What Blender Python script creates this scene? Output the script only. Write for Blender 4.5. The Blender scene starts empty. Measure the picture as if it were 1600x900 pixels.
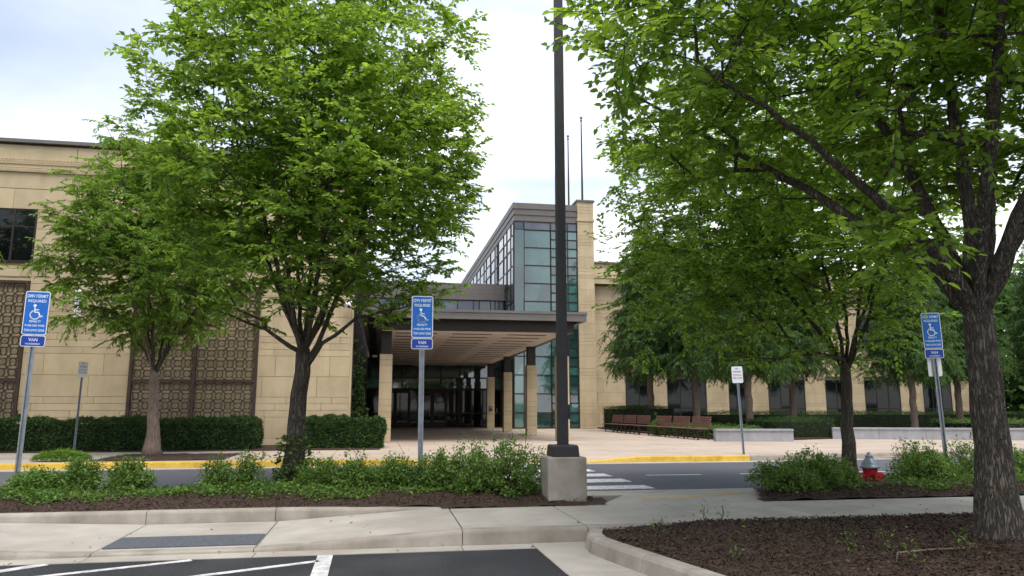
import bpy, bmesh, math, random
import numpy as np
from mathutils import Vector

# ------------------------------------------------------------------ camera, sky, sun, exposure
SC = bpy.context.scene
COL = SC.collection
R = math.radians
cam_d = bpy.data.cameras.new('camera'); cam = bpy.data.objects.new('camera', cam_d); COL.objects.link(cam)
cam_d.sensor_width = 36.0; cam_d.lens = 36.0 * 1160 / 1600; cam_d.clip_end = 3000; cam_d.clip_start = .05
cam.location = (0, 0, 1.35); cam.rotation_euler = (R(90 + 9.3), 0, R(-10))
SC.camera = cam
SUN_EL, SUN_AZ = 66, 168          # azimuth clockwise from +Y
w = bpy.data.worlds.new('World'); SC.world = w; w.use_nodes = True
nt = w.node_tree; nt.nodes.clear()
def wn(t, **k):
    n = nt.nodes.new(t)
    for a, b in k.items(): setattr(n, a, b)
    return n
sky = wn('ShaderNodeTexSky', sky_type='NISHITA', sun_disc=False, sun_elevation=R(SUN_EL), sun_rotation=R(SUN_AZ))
tc = wn('ShaderNodeTexCoord'); mp = wn('ShaderNodeMapping'); mp.inputs['Scale'].default_value = (1, 1, 2.6); mp.inputs['Location'].default_value = (3.1, .35, .1)
nz = wn('ShaderNodeTexNoise'); nz.inputs['Scale'].default_value = 1.7; nz.inputs['Detail'].default_value = 7; nz.inputs['Roughness'].default_value = .52; nz.inputs['Distortion'].default_value = .25
cr = wn('ShaderNodeValToRGB'); cr.color_ramp.elements[0].position = .34; cr.color_ramp.elements[1].position = .68
cr.color_ramp.elements[0].color = (.40, .47, .61, 1); cr.color_ramp.elements[1].color = (1.15, 1.15, 1.15, 1)
e = cr.color_ramp.elements.new(.5); e.color = (.60, .66, .78, 1)
mx = wn('ShaderNodeMix', data_type='RGBA'); mx.inputs[0].default_value = .82
sc_ = wn('ShaderNodeVectorMath', operation='SCALE'); sc_.inputs['Scale'].default_value = .10
bg = wn('ShaderNodeBackground'); bg.inputs['Strength'].default_value = 1.0
wo = wn('ShaderNodeOutputWorld')
L = nt.links.new
L(tc.outputs['Generated'], mp.inputs['Vector']); L(mp.outputs[0], nz.inputs['Vector']); 
sx = wn('ShaderNodeSeparateXYZ'); m1 = wn('ShaderNodeMath', operation='MULTIPLY_ADD'); m1.inputs[1].default_value = -.8; m1.inputs[2].default_value = .32
m2 = wn('ShaderNodeClamp'); m2.inputs['Min'].default_value = -.10; m2.inputs['Max'].default_value = .13; m3 = wn('ShaderNodeMath', operation='ADD')      # clouds thicken towards the horizon
L(tc.outputs['Generated'], sx.inputs[0]); L(sx.outputs['Z'], m1.inputs[0]); L(m1.outputs[0], m2.inputs[0]); L(nz.outputs[0], m3.inputs[0]); L(m2.outputs[0], m3.inputs[1]); L(m3.outputs[0], cr.inputs[0])
L(sky.outputs[0], sc_.inputs[0]); L(sc_.outputs[0], mx.inputs[6]); L(cr.outputs[0], mx.inputs[7]); L(mx.outputs[2], bg.inputs['Color']); L(bg.outputs[0], wo.inputs[0])
sun_d = bpy.data.lights.new('sun', 'SUN'); sun_d.energy = 2.3; sun_d.angle = R(40); sun_d.color = (1, .95, .87)
sun = bpy.data.objects.new('sun', sun_d); COL.objects.link(sun); sun.rotation_euler = (R(90 - SUN_EL), 0, R(180 - SUN_AZ)); sun.location = (20, -20, 40)
vs = SC.view_settings; vs.view_transform = 'Standard'; vs.look = 'None'; vs.gamma = 1; vs.exposure = .78
SC.render.engine = 'CYCLES'
SC.cycles.max_bounces = 5; SC.cycles.diffuse_bounces = 4; SC.cycles.glossy_bounces = 3; SC.cycles.transparent_max_bounces = 4; SC.cycles.use_adaptive_sampling = True; SC.cycles.adaptive_threshold = .03; SC.cycles.use_denoising = True

rnd = random.Random(7); rng = np.random.default_rng(11)

# ------------------------------------------------------------------ materials
def mat(name, col, rough=.8, var=.12, scale=6, bump=.0, bscale=60, col2=None, metal=0, spec=.3, obj_var=0, stretch=None, ior=None, detail=5, blotch=None, streak=0):
    m = bpy.data.materials.new(name); m.use_nodes = True; t = m.node_tree; p = t.nodes['Principled BSDF']
    N = t.nodes.new; K = t.links.new
    p.inputs['Roughness'].default_value = rough; p.inputs['Metallic'].default_value = metal
    p.inputs['Specular IOR Level'].default_value = spec
    if ior: p.inputs['IOR'].default_value = ior
    g = N('ShaderNodeNewGeometry'); v = g.outputs['Position']
    if stretch:
        mm = N('ShaderNodeMapping'); mm.inputs['Scale'].default_value = stretch; K(v, mm.inputs[0]); v = mm.outputs[0]
    n = N('ShaderNodeTexNoise'); n.inputs['Scale'].default_value = scale; n.inputs['Detail'].default_value = detail; n.inputs['Roughness'].default_value = .6; K(v, n.inputs['Vector'])
    r = N('ShaderNodeValToRGB'); c2 = col2 or tuple(c * (1 - 2.2 * var) for c in col)
    r.color_ramp.elements[0].position = .3; r.color_ramp.elements[1].position = .7
    r.color_ramp.elements[0].color = (*c2, 1); r.color_ramp.elements[1].color = (*[min(1, c * (1 + var)) for c in col], 1)
    K(n.outputs[0], r.inputs[0]); out = r.outputs[0]
    if blotch:
        n3 = N('ShaderNodeTexNoise'); n3.inputs['Scale'].default_value = blotch[0]; n3.inputs['Detail'].default_value = 4; K(g.outputs['Position'], n3.inputs['Vector'])
        r3 = N('ShaderNodeValToRGB'); r3.color_ramp.elements[0].position = .42; r3.color_ramp.elements[1].position = .68
        r3.color_ramp.elements[0].color = (1, 1, 1, 1); r3.color_ramp.elements[1].color = (*blotch[1], 1); K(n3.outputs[0], r3.inputs[0])
        mu = N('ShaderNodeMix'); mu.data_type = 'RGBA'; mu.blend_type = 'MULTIPLY'; mu.inputs[0].default_value = 1; K(out, mu.inputs[6]); K(r3.outputs[0], mu.inputs[7]); out = mu.outputs[2]
    if streak:
        m4 = N('ShaderNodeMapping'); m4.inputs['Scale'].default_value = (3.2, 3.2, .16); K(g.outputs['Position'], m4.inputs[0]); n4 = N('ShaderNodeTexNoise'); n4.inputs['Scale'].default_value = 1; n4.inputs['Detail'].default_value = 5; K(m4.outputs[0], n4.inputs['Vector'])
        r4 = N('ShaderNodeMapRange'); r4.inputs[1].default_value = .45; r4.inputs[2].default_value = .75; r4.inputs[3].default_value = 1; r4.inputs[4].default_value = 1-streak; K(n4.outputs[0], r4.inputs[0])
        v4 = N('ShaderNodeVectorMath'); v4.operation = 'SCALE'; K(out, v4.inputs[0]); K(r4.outputs[0], v4.inputs['Scale']); out = v4.outputs[0]
    if obj_var:
        oi = N('ShaderNodeObjectInfo'); mr = N('ShaderNodeMapRange'); mr.inputs[3].default_value = 1 - obj_var; mr.inputs[4].default_value = 1 + obj_var; K(oi.outputs['Random'], mr.inputs[0])
        vm = N('ShaderNodeVectorMath'); vm.operation = 'SCALE'; K(out, vm.inputs[0]); K(mr.outputs[0], vm.inputs['Scale']); out = vm.outputs[0]
    K(out, p.inputs['Base Color'])
    if bump:
        b = N('ShaderNodeBump'); n2 = N('ShaderNodeTexNoise'); n2.inputs['Scale'].default_value = bscale; n2.inputs['Detail'].default_value = 4; K(v, n2.inputs['Vector'])
        b.inputs['Strength'].default_value = bump; b.inputs['Distance'].default_value = .02; K(n2.outputs[0], b.inputs['Height']); K(b.outputs[0], p.inputs['Normal'])
    return m
def barkmat(name, col, dark, lichen):
    m = mat(name, col, .95, .3, 9, 0, 14, col2=dark, stretch=(4, 4, .8), blotch=(1.7, lichen)); t = m.node_tree; N = t.nodes.new; K = t.links.new; p = t.nodes['Principled BSDF']
    g = N('ShaderNodeTexCoord'); mm = N('ShaderNodeMapping'); mm.inputs['Scale'].default_value = (15, 15, 2.2); K(g.outputs['Object'], mm.inputs[0])
    n = N('ShaderNodeTexNoise'); n.inputs['Scale'].default_value = 3; n.inputs['Detail'].default_value = 3; K(mm.outputs[0], n.inputs['Vector'])
    vo = N('ShaderNodeTexVoronoi'); vo.feature = 'DISTANCE_TO_EDGE'; vo.inputs['Scale'].default_value = 2.6; ad = N('ShaderNodeVectorMath'); ad.operation = 'ADD'; K(mm.outputs[0], ad.inputs[0]); K(n.outputs['Color'], ad.inputs[1]); K(ad.outputs[0], vo.inputs['Vector'])
    r = N('ShaderNodeMapRange'); r.inputs[2].default_value = .22; K(vo.outputs['Distance'], r.inputs[0])
    src = p.inputs['Base Color'].links[0].from_socket; mu = N('ShaderNodeMix'); mu.data_type = 'RGBA'; mu.inputs[6].default_value = (*[c*.85 for c in dark], 1); K(r.outputs[0], mu.inputs[0]); K(src, mu.inputs[7]); K(mu.outputs[2], p.inputs['Base Color'])
    b = N('ShaderNodeBump'); b.inputs['Strength'].default_value = .9; b.inputs['Distance'].default_value = .03; K(r.outputs[0], b.inputs['Height']); K(b.outputs[0], p.inputs['Normal'])
    return m
def leafmat(name, dark, mid, light, trans=.35, rough=.5):
    m = bpy.data.materials.new(name); m.use_nodes = True; t = m.node_tree; p = t.nodes['Principled BSDF']; N = t.nodes.new; K = t.links.new
    g = N('ShaderNodeNewGeometry'); r = N('ShaderNodeValToRGB'); els = r.color_ramp.elements
    els[0].color = (*dark, 1); els[1].color = (*light, 1); els[1].position = .97; e = els.new(.55); e.color = (*mid, 1)
    K(g.outputs['Random Per Island'], r.inputs[0]); K(r.outputs[0], p.inputs['Base Color'])
    p.inputs['Roughness'].default_value = rough; p.inputs['Specular IOR Level'].default_value = .25
    tr = N('ShaderNodeBsdfTranslucent'); hs = N('ShaderNodeHueSaturation'); hs.inputs['Hue'].default_value = .485; hs.inputs['Saturation'].default_value = 1.1; hs.inputs['Value'].default_value = 1.5
    K(r.outputs[0], hs.inputs['Color']); K(hs.outputs[0], tr.inputs['Color'])
    ms = N('ShaderNodeMixShader'); ms.inputs[0].default_value = trans; K(p.outputs[0], ms.inputs[1]); K(tr.outputs[0], ms.inputs[2]); K(ms.outputs[0], t.nodes['Material Output'].inputs['Surface'])
    return m
def glassmat(name, col, ior=1.9, rough=.03, var=.3):
    m = mat(name, col, rough, var, .35, spec=.5, ior=ior, obj_var=.5)
    return m
M = dict(
    stone=mat('limestone', (.54, .43, .275), .85, .06, 1.3, .15, 90, obj_var=.07, blotch=(.35, (.9, .89, .88)), streak=.10),
    stone_trim=mat('limestone_trim', (.52, .41, .26), .85, .06, 2, .1, 90),
    joint=mat('mortar_joint', (.26, .19, .12), .9, .1),
    metal_grey=mat('grey_metal_panel', (.155, .14, .13), .5, .05, 2, metal=.3, obj_var=.05),
    bronze=mat('bronze_metal', (.035, .029, .027), .45, .1, 3, metal=.2),
    lattice=mat('brown_lattice_metal', (.062, .040, .030), .6, .15, 5),
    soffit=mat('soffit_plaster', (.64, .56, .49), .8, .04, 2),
    soffit_back=mat('soffit_slot_shade', (.10, .08, .07), .8, .05, 2),  # dark colour stands in for shade in the almost flush slots
    glass_t=glassmat('teal_glass', (.045, .12, .11), 2.1),
    glass_d=glassmat('dark_glass', (.006, .009, .009), 1.38),
    glass_b=glassmat('blue_glass', (.03, .06, .09), 2.0),
    glass_s=glassmat('sky_glass', (.05, .10, .11), 2.3),
    spandrel=glassmat('spandrel_glass', (.055, .065, .085), 1.8, .1),
    interior=mat('warm_interior', (.3, .2, .08), .8, .3, 2),
    concrete=mat('pale_concrete', (.42, .38, .33), .9, .07, 2.5, .12, 120, obj_var=.035, blotch=(.9, (.80, .785, .765))),
    kerb=mat('kerb_concrete', (.36, .32, .27), .9, .1, 4, .15, 100, obj_var=.03, blotch=(1.6, (.72, .70, .67)), streak=.18),
    plaza=mat('plaza_concrete', (.47, .38, .30), .9, .06, 1.2, .1, 100, obj_var=.035, blotch=(.5, (.88, .87, .87))),
    bluewall=mat('grey_precast', (.33, .33, .35), .85, .07, 3, .1, 80, streak=.2),
    asphalt=mat('lot_asphalt', (.042, .042, .046), .88, .45, 75, .6, 220, detail=3, blotch=(1.1, (1.7, 1.68, 1.62))),
    road=mat('road_asphalt', (.115, .115, .128), .9, .15, 40, .4, 180, detail=3, blotch=(.6, (.85, .85, .85))),
    white=mat('white_paint', (.74, .73, .71), .7, .08, 9, .1, 150, col2=(.46, .45, .44), blotch=(14, (.6, .6, .6))),
    yellow=mat('yellow_paint', (.64, .42, .065), .65, .08, 7, .1, 90, obj_var=.06, blotch=(2.2, (.8, .72, .6))),
    mulch=mat('bark_mulch', (.06, .036, .024), .95, .4, 25, 1.0, 70, col2=(.018, .011, .008)),
    chip=mat('mulch_chip', (.085, .052, .034), .95, .5, 11, col2=(.02, .012, .009)),
    grass=mat('grass_ground', (.06, .10, .025), .95, .3, 8),
    bark=barkmat('grey_bark', (.15, .125, .10), (.075, .062, .05), (1.25, 1.25, 1.18)),
    bark2=barkmat('dark_bark', (.135, .113, .09), (.065, .054, .044), (1.25, 1.32, 1.2)),
    bark3=mat('pale_brown_bark', (.22, .165, .13), .95, .25, 9, .8, 14, col2=(.10, .07, .055), stretch=(4, 4, .6)),
    leaf=leafmat('elm_leaf', (.105, .20, .034), (.16, .28, .046), (.28, .41, .08), .58),
    leaf_near=leafmat('near_elm_leaf', (.11, .205, .034), (.17, .295, .046), (.30, .43, .08), .62),
    leaf_small=leafmat('willow_leaf', (.09, .17, .032), (.14, .25, .042), (.24, .37, .065), .55),
    leaf_cyp=leafmat('cypress_needle', (.05, .108, .035), (.08, .16, .045), (.14, .235, .06), .5),
    leaf_bush=leafmat('shrub_leaf', (.06, .125, .025), (.11, .20, .04), (.22, .33, .08), .35),
    leaf_hedge=leafmat('yew_leaf', (.016, .040, .012), (.032, .075, .018), (.085, .15, .03), .2),
    leaf_cover=leafmat('cover_leaf', (.045, .10, .02), (.085, .165, .03), (.17, .27, .055), .3),
    leaf_lime=leafmat('lime_leaf', (.06, .14, .02), (.12, .23, .03), (.25, .34, .06), .3),
    twig=mat('shrub_twig', (.08, .06, .04), .9, .2, 10),
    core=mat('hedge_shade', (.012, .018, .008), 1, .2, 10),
    galv=mat('galvanised_steel', (.27, .29, .32), .45, .12, 12, metal=.55, spec=.4),
    sign_white=mat('sign_white', (.74, .76, .78), .45, .02),
    sign_blue=mat('sign_blue', (.012, .13, .50), .4, .03, 5),
    sign_navy=mat('sign_navy', (.012, .045, .32), .4, .03, 5),
    sign_text=mat('sign_lettering', (.70, .80, .90), .5, .01),
    red_text=mat('sign_red', (.42, .10, .17), .5, .02),
    dark_text=mat('sign_dark', (.12, .11, .12), .5, .02),
    pole=mat('pole_paint', (.022, .021, .025), .5, .1, 5, spec=.4),
    red=mat('hydrant_red', (.38, .014, .02), .45, .15, 14),
    silver=mat('hydrant_silver', (.24, .29, .32), .4, .1, 12, metal=.4),
    bench=mat('bench_brown', (.2, .10, .075), .6, .15, 8),
    lampw=mat('lamp_white', (.75, .75, .74), .5, .03),
    tactile=mat('tactile_grey', (.10, .105, .12), .8, .1, 20),
    dry=mat('dry_twig', (.16, .12, .085), .95, .2, 20),
)

# ------------------------------------------------------------------ mesh helpers
def wl(o):
    v = Vector((0, 0, 0))
    while o is not None: v += o.location; o = o.parent
    return v
def tag(o, label=None, cat=None, group=None, kind=None):
    if label: o['label'] = label
    if cat: o['category'] = cat
    if group: o['group'] = group
    if kind: o['kind'] = kind
    return o
def empty(name, loc, label=None, cat=None, group=None):
    o = bpy.data.objects.new(name, None); COL.objects.link(o); o.location = loc; o.empty_display_size = .2
    return tag(o, label, cat, group)
def link(name, me, parent=None, loc=None):
    o = bpy.data.objects.new(name, me); COL.objects.link(o); o.parent = parent
    if loc is not None: o.location = Vector(loc) - (wl(parent) if parent else Vector((0, 0, 0)))
    return o
class MB:
    def __init__(s): s.v = []; s.f = []
    def add(s, vs, fs):
        n = len(s.v); s.v += [tuple(x) for x in vs]; s.f += [tuple(i + n for i in f) for f in fs]; return s
    def box(s, x0, x1, y0, y1, z0, z1):
        return s.add([(x0,y0,z0),(x1,y0,z0),(x1,y1,z0),(x0,y1,z0),(x0,y0,z1),(x1,y0,z1),(x1,y1,z1),(x0,y1,z1)],
                     [(0,3,2,1),(4,5,6,7),(0,1,5,4),(1,2,6,5),(2,3,7,6),(3,0,4,7)])
    def bar(s, a, b, wd, th, nrm=(0, -1, 0)):          # rectangular bar from a to b; th along nrm
        a = Vector(a); b = Vector(b); d = (b - a).normalized(); n = Vector(nrm); sd = d.cross(n).normalized() * wd / 2; n = n * th / 2
        vs = [p + i * sd + j * n for p in (a, b) for i, j in ((-1,-1),(1,-1),(1,1),(-1,1))]
        return s.add(vs, [(0,1,2,3),(7,6,5,4),(0,4,5,1),(1,5,6,2),(2,6,7,3),(3,7,4,0)])
    def tube(s, pts, rad, n=8, cap=True):
        pts = [Vector(p) for p in pts]; rings = []; up = Vector((.31, .95, .07))
        for i, p in enumerate(pts):
            d = (pts[min(i+1, len(pts)-1)] - pts[max(i-1, 0)])
            d = d.normalized() if d.length > 1e-9 else Vector((0, 0, 1))
            a = d.cross(up); a = a.normalized() if a.length > 1e-4 else d.orthogonal().normalized(); b = d.cross(a)
            r = float(rad[i] if hasattr(rad, '__len__') else rad)
            rings.append([p + r * (math.cos(t) * a + math.sin(t) * b) for t in [2 * math.pi * k / n for k in range(n)]])
        vs = [q for g in rings for q in g]; fs = []
        for i in range(len(pts) - 1):
            for k in range(n): fs.append((i*n+k, (i+1)*n+k, (i+1)*n+(k+1) % n, i*n+(k+1) % n))
        if cap: fs += [tuple(range(n)), tuple(range((len(pts)-1)*n, len(pts)*n))[::-1]]
        return s.add(vs, fs)
    def lathe(s, c, prof, n=20):                       # prof: (r,z)
        vs = [(c[0] + r * math.cos(2*math.pi*k/n), c[1] + r * math.sin(2*math.pi*k/n), c[2] + z) for r, z in prof for k in range(n)]; m = len(prof)
        fs = [(i*n+k, i*n+(k+1) % n, (i+1)*n+(k+1) % n, (i+1)*n+k) for i in range(m-1) for k in range(n)]
        fs += [tuple(range(n))[::-1], tuple(range((m-1)*n, m*n))]
        return s.add(vs, fs)
    def prism(s, poly, z0, z1):                        # z0/z1 numbers or functions of (x,y)
        f0 = z0 if callable(z0) else (lambda x, y: z0); f1 = z1 if callable(z1) else (lambda x, y: z1); n = len(poly)
        vs = [(x, y, f0(x, y)) for x, y in poly] + [(x, y, f1(x, y)) for x, y in poly]
        return s.add(vs, [tuple(range(n))[::-1], tuple(range(n, 2*n))] + [(i, (i+1) % n, n+(i+1) % n, n+i) for i in range(n)])
    def sweep(s, secs):                                # closed cross sections, each a list of points
        m = len(secs[0]); vs = [p for q in secs for p in q]
        fs = [(i*m+k, (i+1)*m+k, (i+1)*m+(k+1) % m, i*m+(k+1) % m) for i in range(len(secs)-1) for k in range(m)]
        fs += [tuple(range(m)), tuple(range((len(secs)-1)*m, len(secs)*m))[::-1]]
        return s.add(vs, fs)
    def mesh(s, name, m, off=(0, 0, 0), smooth=False):
        me = bpy.data.meshes.new(name); o = Vector(off)
        me.from_pydata([(a-o.x, b-o.y, c-o.z) for a, b, c in s.v], [], s.f); me.materials.append(M[m] if isinstance(m, str) else m)
        bm = bmesh.new(); bm.from_mesh(me); bmesh.ops.recalc_face_normals(bm, faces=bm.faces); bm.to_mesh(me); bm.free()
        if smooth: me.polygons.foreach_set('use_smooth', [True] * len(me.polygons))
        me.update(); return me
    def build(s, name, m, parent=None, smooth=False, bevel=0):
        if parent is None:
            a = np.array(s.v); off = Vector(((a[:, 0].min()+a[:, 0].max())/2, (a[:, 1].min()+a[:, 1].max())/2, a[:, 2].min()))
            o = link(name, s.mesh(name, m, off, smooth), None, off)
        else: o = link(name, s.mesh(name, m, wl(parent), smooth), parent)
        if bevel:
            b = o.modifiers.new('bevel', 'BEVEL'); b.width = bevel; b.segments = 2; b.limit_method = 'ANGLE'
        return o
_cache = {}
def block(name, parent, x0, x1, y0, y1, z0, z1, m):    # a box piece whose mesh is shared between equal pieces
    k = (round(x1-x0, 3), round(y1-y0, 3), round(z1-z0, 3), m)
    if k not in _cache: _cache[k] = MB().box(0, k[0], 0, k[1], 0, k[2]).mesh(name, m)
    return link(name, _cache[k], parent, (x0, y0, z0))
def np_mesh(name, V, F, m, off=(0, 0, 0), smooth=False):
    me = bpy.data.meshes.new(name); V = np.asarray(V, dtype=np.float32) - np.array(off, dtype=np.float32); F = np.asarray(F, dtype=np.int32); k = F.shape[1]
    me.vertices.add(len(V)); me.vertices.foreach_set('co', V.ravel()); me.loops.add(F.size); me.loops.foreach_set('vertex_index', F.ravel())
    me.polygons.add(len(F)); me.polygons.foreach_set('loop_start', np.arange(len(F), dtype=np.int32) * k); me.polygons.foreach_set('loop_total', np.full(len(F), k, dtype=np.int32))
    me.materials.append(M[m]); me.update(calc_edges=True); me.validate()
    if smooth: me.polygons.foreach_set('use_smooth', [True] * len(F))
    return me
def unit(a): return a / np.maximum(np.linalg.norm(a, axis=1, keepdims=True), 1e-9)
def leaf_geo(B, D, N, Ln, W, fancy=False, fold=.18, curl=.12):
    """B base, D direction, N rough normal, Ln length, W width -> vertices and quads of folded leaves"""
    D = unit(D); S = unit(np.cross(D, N)); N = np.cross(S, D); Ln = Ln[:, None]; W = W[:, None]; n = len(B)
    if fancy:
        P = [B, B + D*Ln*.28 + S*W*.46 + N*W*fold, B + D*Ln*.66 + S*W*.40 + N*W*(fold-.1), B + D*Ln - N*Ln*curl, B + D*Ln*.66 - S*W*.40 + N*W*(fold-.1), B + D*Ln*.28 - S*W*.46 + N*W*fold]
        V = np.stack(P, 1).reshape(-1, 3); b = np.arange(n)[:, None] * 6
        F = np.concatenate([b + np.array([[0, 1, 2, 3]]), b + np.array([[0, 3, 4, 5]])])
        return V, F
    P = [B, B + D*Ln*.45 + S*W*.5 + N*W*fold, B + D*Ln - N*Ln*curl, B + D*Ln*.45 - S*W*.5 + N*W*fold]
    V = np.stack(P, 1).reshape(-1, 3); b = np.arange(n)[:, None] * 4
    F = b + np.array([[0, 1, 2, 3]])
    return V, F

# ------------------------------------------------------------------ trees
def bez(a, b, c, n): return [(1-t)**2 * a + 2*t*(1-t) * b + t*t * c for t in np.linspace(0, 1, n + 1)[1:]]
def make_tree(name, label, cat, trunk, trunk_r, limbs, attract, leaf, bark, leaf_m, group=None, seed=1, twigs=5, per=11, twig_len=.5, spread=.8, droop=.15, flat=.75, up=.35, fancy=False, limb_r=.09, tilt=.45, sides=10, flare=1.5, tipr=.006, branch_m=None):
    """trunk: points; limbs: lists of points that start on the trunk; attract: Nx3 twig positions"""
    g = np.random.default_rng(seed)
    base = Vector(trunk[0]); root = empty(name, base, label, cat, group)
    pos = []; par = []; mn = []
    def push(p, pr, r): pos.append(np.array(p, float)); par.append(pr); mn.append(r); return len(pos) - 1
    def poly(pts, pr, r0, r1, step=.22):
        pts = [np.array(p, float) for p in pts]; tot = sum(np.linalg.norm(b-a) for a, b in zip(pts, pts[1:])); run = 0; first = None
        for i, (a, b) in enumerate(zip(pts, pts[1:])):
            l = np.linalg.norm(b-a); k = max(1, int(l/step))
            for j in range(1, k+1):
                p = a + (b-a)*j/k; t = (run + l*j/k)/tot; wob = g.normal(0, .012, 3) if pr is not None else 0
                pr = push(p + wob, pr, r0 + (r1-r0)*t)
            run += l
        return pr
    i0 = push(trunk[0], None, trunk_r); top = poly(trunk, i0, trunk_r*.93, trunk_r*.72)
    ntrunk = len(pos)
    for lb in limbs:
        d = [np.linalg.norm(np.array(lb[0]) - p) for p in pos[:ntrunk]]; j = int(np.argmin(d))
        poly([pos[j]] + list(lb[1:]), j, limb_r, .02)
    first_ok = int(ntrunk * .8)
    A = np.asarray(attract, float); order = np.argsort(np.linalg.norm(A - np.array(trunk[-1]), axis=1)); tips = []
    arr = np.zeros((60000, 3)); arr[:len(pos)] = pos
    tp = np.array(trunk[-1])
    for ai in order:
        a = A[ai]; n = len(pos); d = np.linalg.norm(arr[first_ok:n] - a, axis=1); reach = np.linalg.norm(arr[first_ok:n] - tp, axis=1)
        cost = d + .25*np.maximum(0, arr[first_ok:n, 2] - a[2] + .1) * 2 - .12*0*reach
        j = first_ok + int(np.argmin(cost)); p = pos[j]; ln = np.linalg.norm(a - p)
        pd = (p - pos[par[j]]) if par[j] is not None else np.array([0, 0, 1.]); pd = pd/max(np.linalg.norm(pd), 1e-6)
        ctrl = p + pd*ln*.35 + np.array([0, 0, up*.3*ln]) + g.normal(0, .05*ln, 3)
        pr = j
        for q in bez(p, ctrl, a, max(1, int(ln/.25))): pr = push(q, pr, 0); arr[len(pos)-1] = pos[-1]
        tips.append(pr)
    n = len(pos); P = np.array(pos); kids = [[] for _ in range(n)]; rad = np.zeros(n); ex = 2.35
    for i in range(n-1, -1, -1):
        s = sum(rad[k]**ex for k in kids[i]); rad[i] = max(s**(1/ex) if s else tipr, tipr)
        if par[i] is not None: kids[par[i]].append(i)
    lim = np.array(mn)
    for i in range(n):
        if lim[i] > 0: rad[i] = lim[i] if i < ntrunk else max(lim[i]*.5, min(rad[i], lim[i]*1.3))
        elif par[i] is not None: rad[i] = min(rad[i], rad[par[i]]*.9)
    for i in range(min(4, ntrunk)): rad[i] *= 1 + (flare-1)*(1-i/4)**2
    tm = MB(); bmm = MB(); starts = [(i0, True)]
    while starts:
        s0, main = starts.pop(); chain = [s0] if main else [par[s0], s0]; c = s0
        while kids[c]:
            ks = sorted(kids[c], key=lambda k: -rad[k] - (10 if k < ntrunk else 0)); starts += [(k, False) for k in ks[1:]]; c = ks[0]; chain.append(c)
        rr = [rad[k] for k in chain]
        if not main: rr[0] = min(rr[0], rr[1]*1.15)
        (tm if main else bmm).tube([P[k] for k in chain], rr, sides if main else (8 if rr[1] > .05 else (5 if rr[1] > .015 else 3)), cap=main)
    # twigs and leaves
    B = []; D = []; N = []; LN = []
    T = np.array(tips); tdir = unit(P[T] - P[[par[t] for t in T]])
    for t, d in zip(T, tdir):
        for k in range(twigs):
            q = P[t] if k < 2 else P[t] + (P[par[t]] - P[t]) * g.random()
            a = g.uniform(0, 2*math.pi); dv = d*.7 + np.array([math.cos(a), math.sin(a), g.normal(.05, .35)])*spread; dv[2] = dv[2]*flat - droop*.4; dv /= np.linalg.norm(dv)
            L_ = twig_len*g.uniform(.6, 1.3); m = max(4, int(per*L_/twig_len)); end = q + dv*L_ - np.array([0, 0, droop*L_*.5])
            bmm.tube([q, (q+end)/2 + np.array([0, 0, .03*L_]), end], [tipr*.8, tipr*.6, tipr*.3], 3, cap=False)
            sd = np.cross(dv, [0, 0, 1]); sd /= max(np.linalg.norm(sd), 1e-6); nn = np.cross(sd, dv)
            ts = (np.arange(m) + g.random(m)*.5 + .4)/m
            side = np.where(np.arange(m) % 2, 1., -1.)[:, None]
            B.append(q + dv*(L_*ts)[:, None] - np.array([0, 0, 1])*(droop*L_*.5*ts**2)[:, None]); D.append(dv*.75 + sd*side*.75 + g.normal(0, .22, (m, 3)) + np.array([0, 0, -droop])); N.append(nn + g.normal(0, tilt, (m, 3))); LN.append(leaf[0]*g.uniform(.65, 1.2, m))
    B = np.concatenate(B); D = np.concatenate(D); N = np.concatenate(N); LN = np.concatenate(LN)
    V, F = leaf_geo(B, D, N, LN, LN*leaf[1]*g.uniform(.85, 1.15, len(LN)), fancy)
    tr = tm.build('trunk', bark, root, smooth=True); bmm.build('branches', branch_m or bark, tr, smooth=True)
    cr_ = link('crown', np_mesh('crown', V, F, leaf_m, base), root)
    return root
def copy_tree(o, parent=None):
    c = o.copy(); COL.objects.link(c); c.parent = parent
    for ch in list(o.children): copy_tree(ch, c)
    return c
def crown_pts(n, c, rx, ry, rz, seed, power=.5, lump=.22, zmin=None, cut=None, shape=None):
    """points through an uneven ellipsoid, biased outward"""
    g = np.random.default_rng(seed); ph = g.uniform(0, 6.28, (6, 2)); fr = g.integers(2, 6, 6); out = []
    while len(out) < n:
        d = g.normal(size=3); d /= np.linalg.norm(d); th = math.atan2(d[1], d[0]); el = math.asin(d[2])
        k = 1 + lump*sum(math.sin(fr[i]*th + ph[i, 0])*math.cos(fr[i]*el*1.3 + ph[i, 1]) for i in range(6))/2.2
        r = g.random()**power * k; p = np.array([c[0] + d[0]*rx*r, c[1] + d[1]*ry*r, c[2] + d[2]*rz*r])
        if zmin is not None and p[2] < zmin: continue
        if shape is not None and not shape(p, g): continue
        if cut is not None and cut(p): continue
        out.append(p)
    return np.array(out)

# ------------------------------------------------------------------ ground, lot, road, pavements
def st(o): o['kind'] = 'structure'; return o
st(MB().box(-1500, 1500, -1500, 1500, -.6, -.06).build('ground', 'grass'))
st(MB().box(-40, 60, -30, 7.47, -.05, 0).build('parking_lot', 'asphalt'))
road = st(MB().prism([(-60, 12.3), (60, 12.3), (60, 20.2), (22, 19.9), (16, 19.2), (11, 18.42), (9, 18.4), (-60, 18.4)], -.05, 0).build('road', 'road'))
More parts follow.
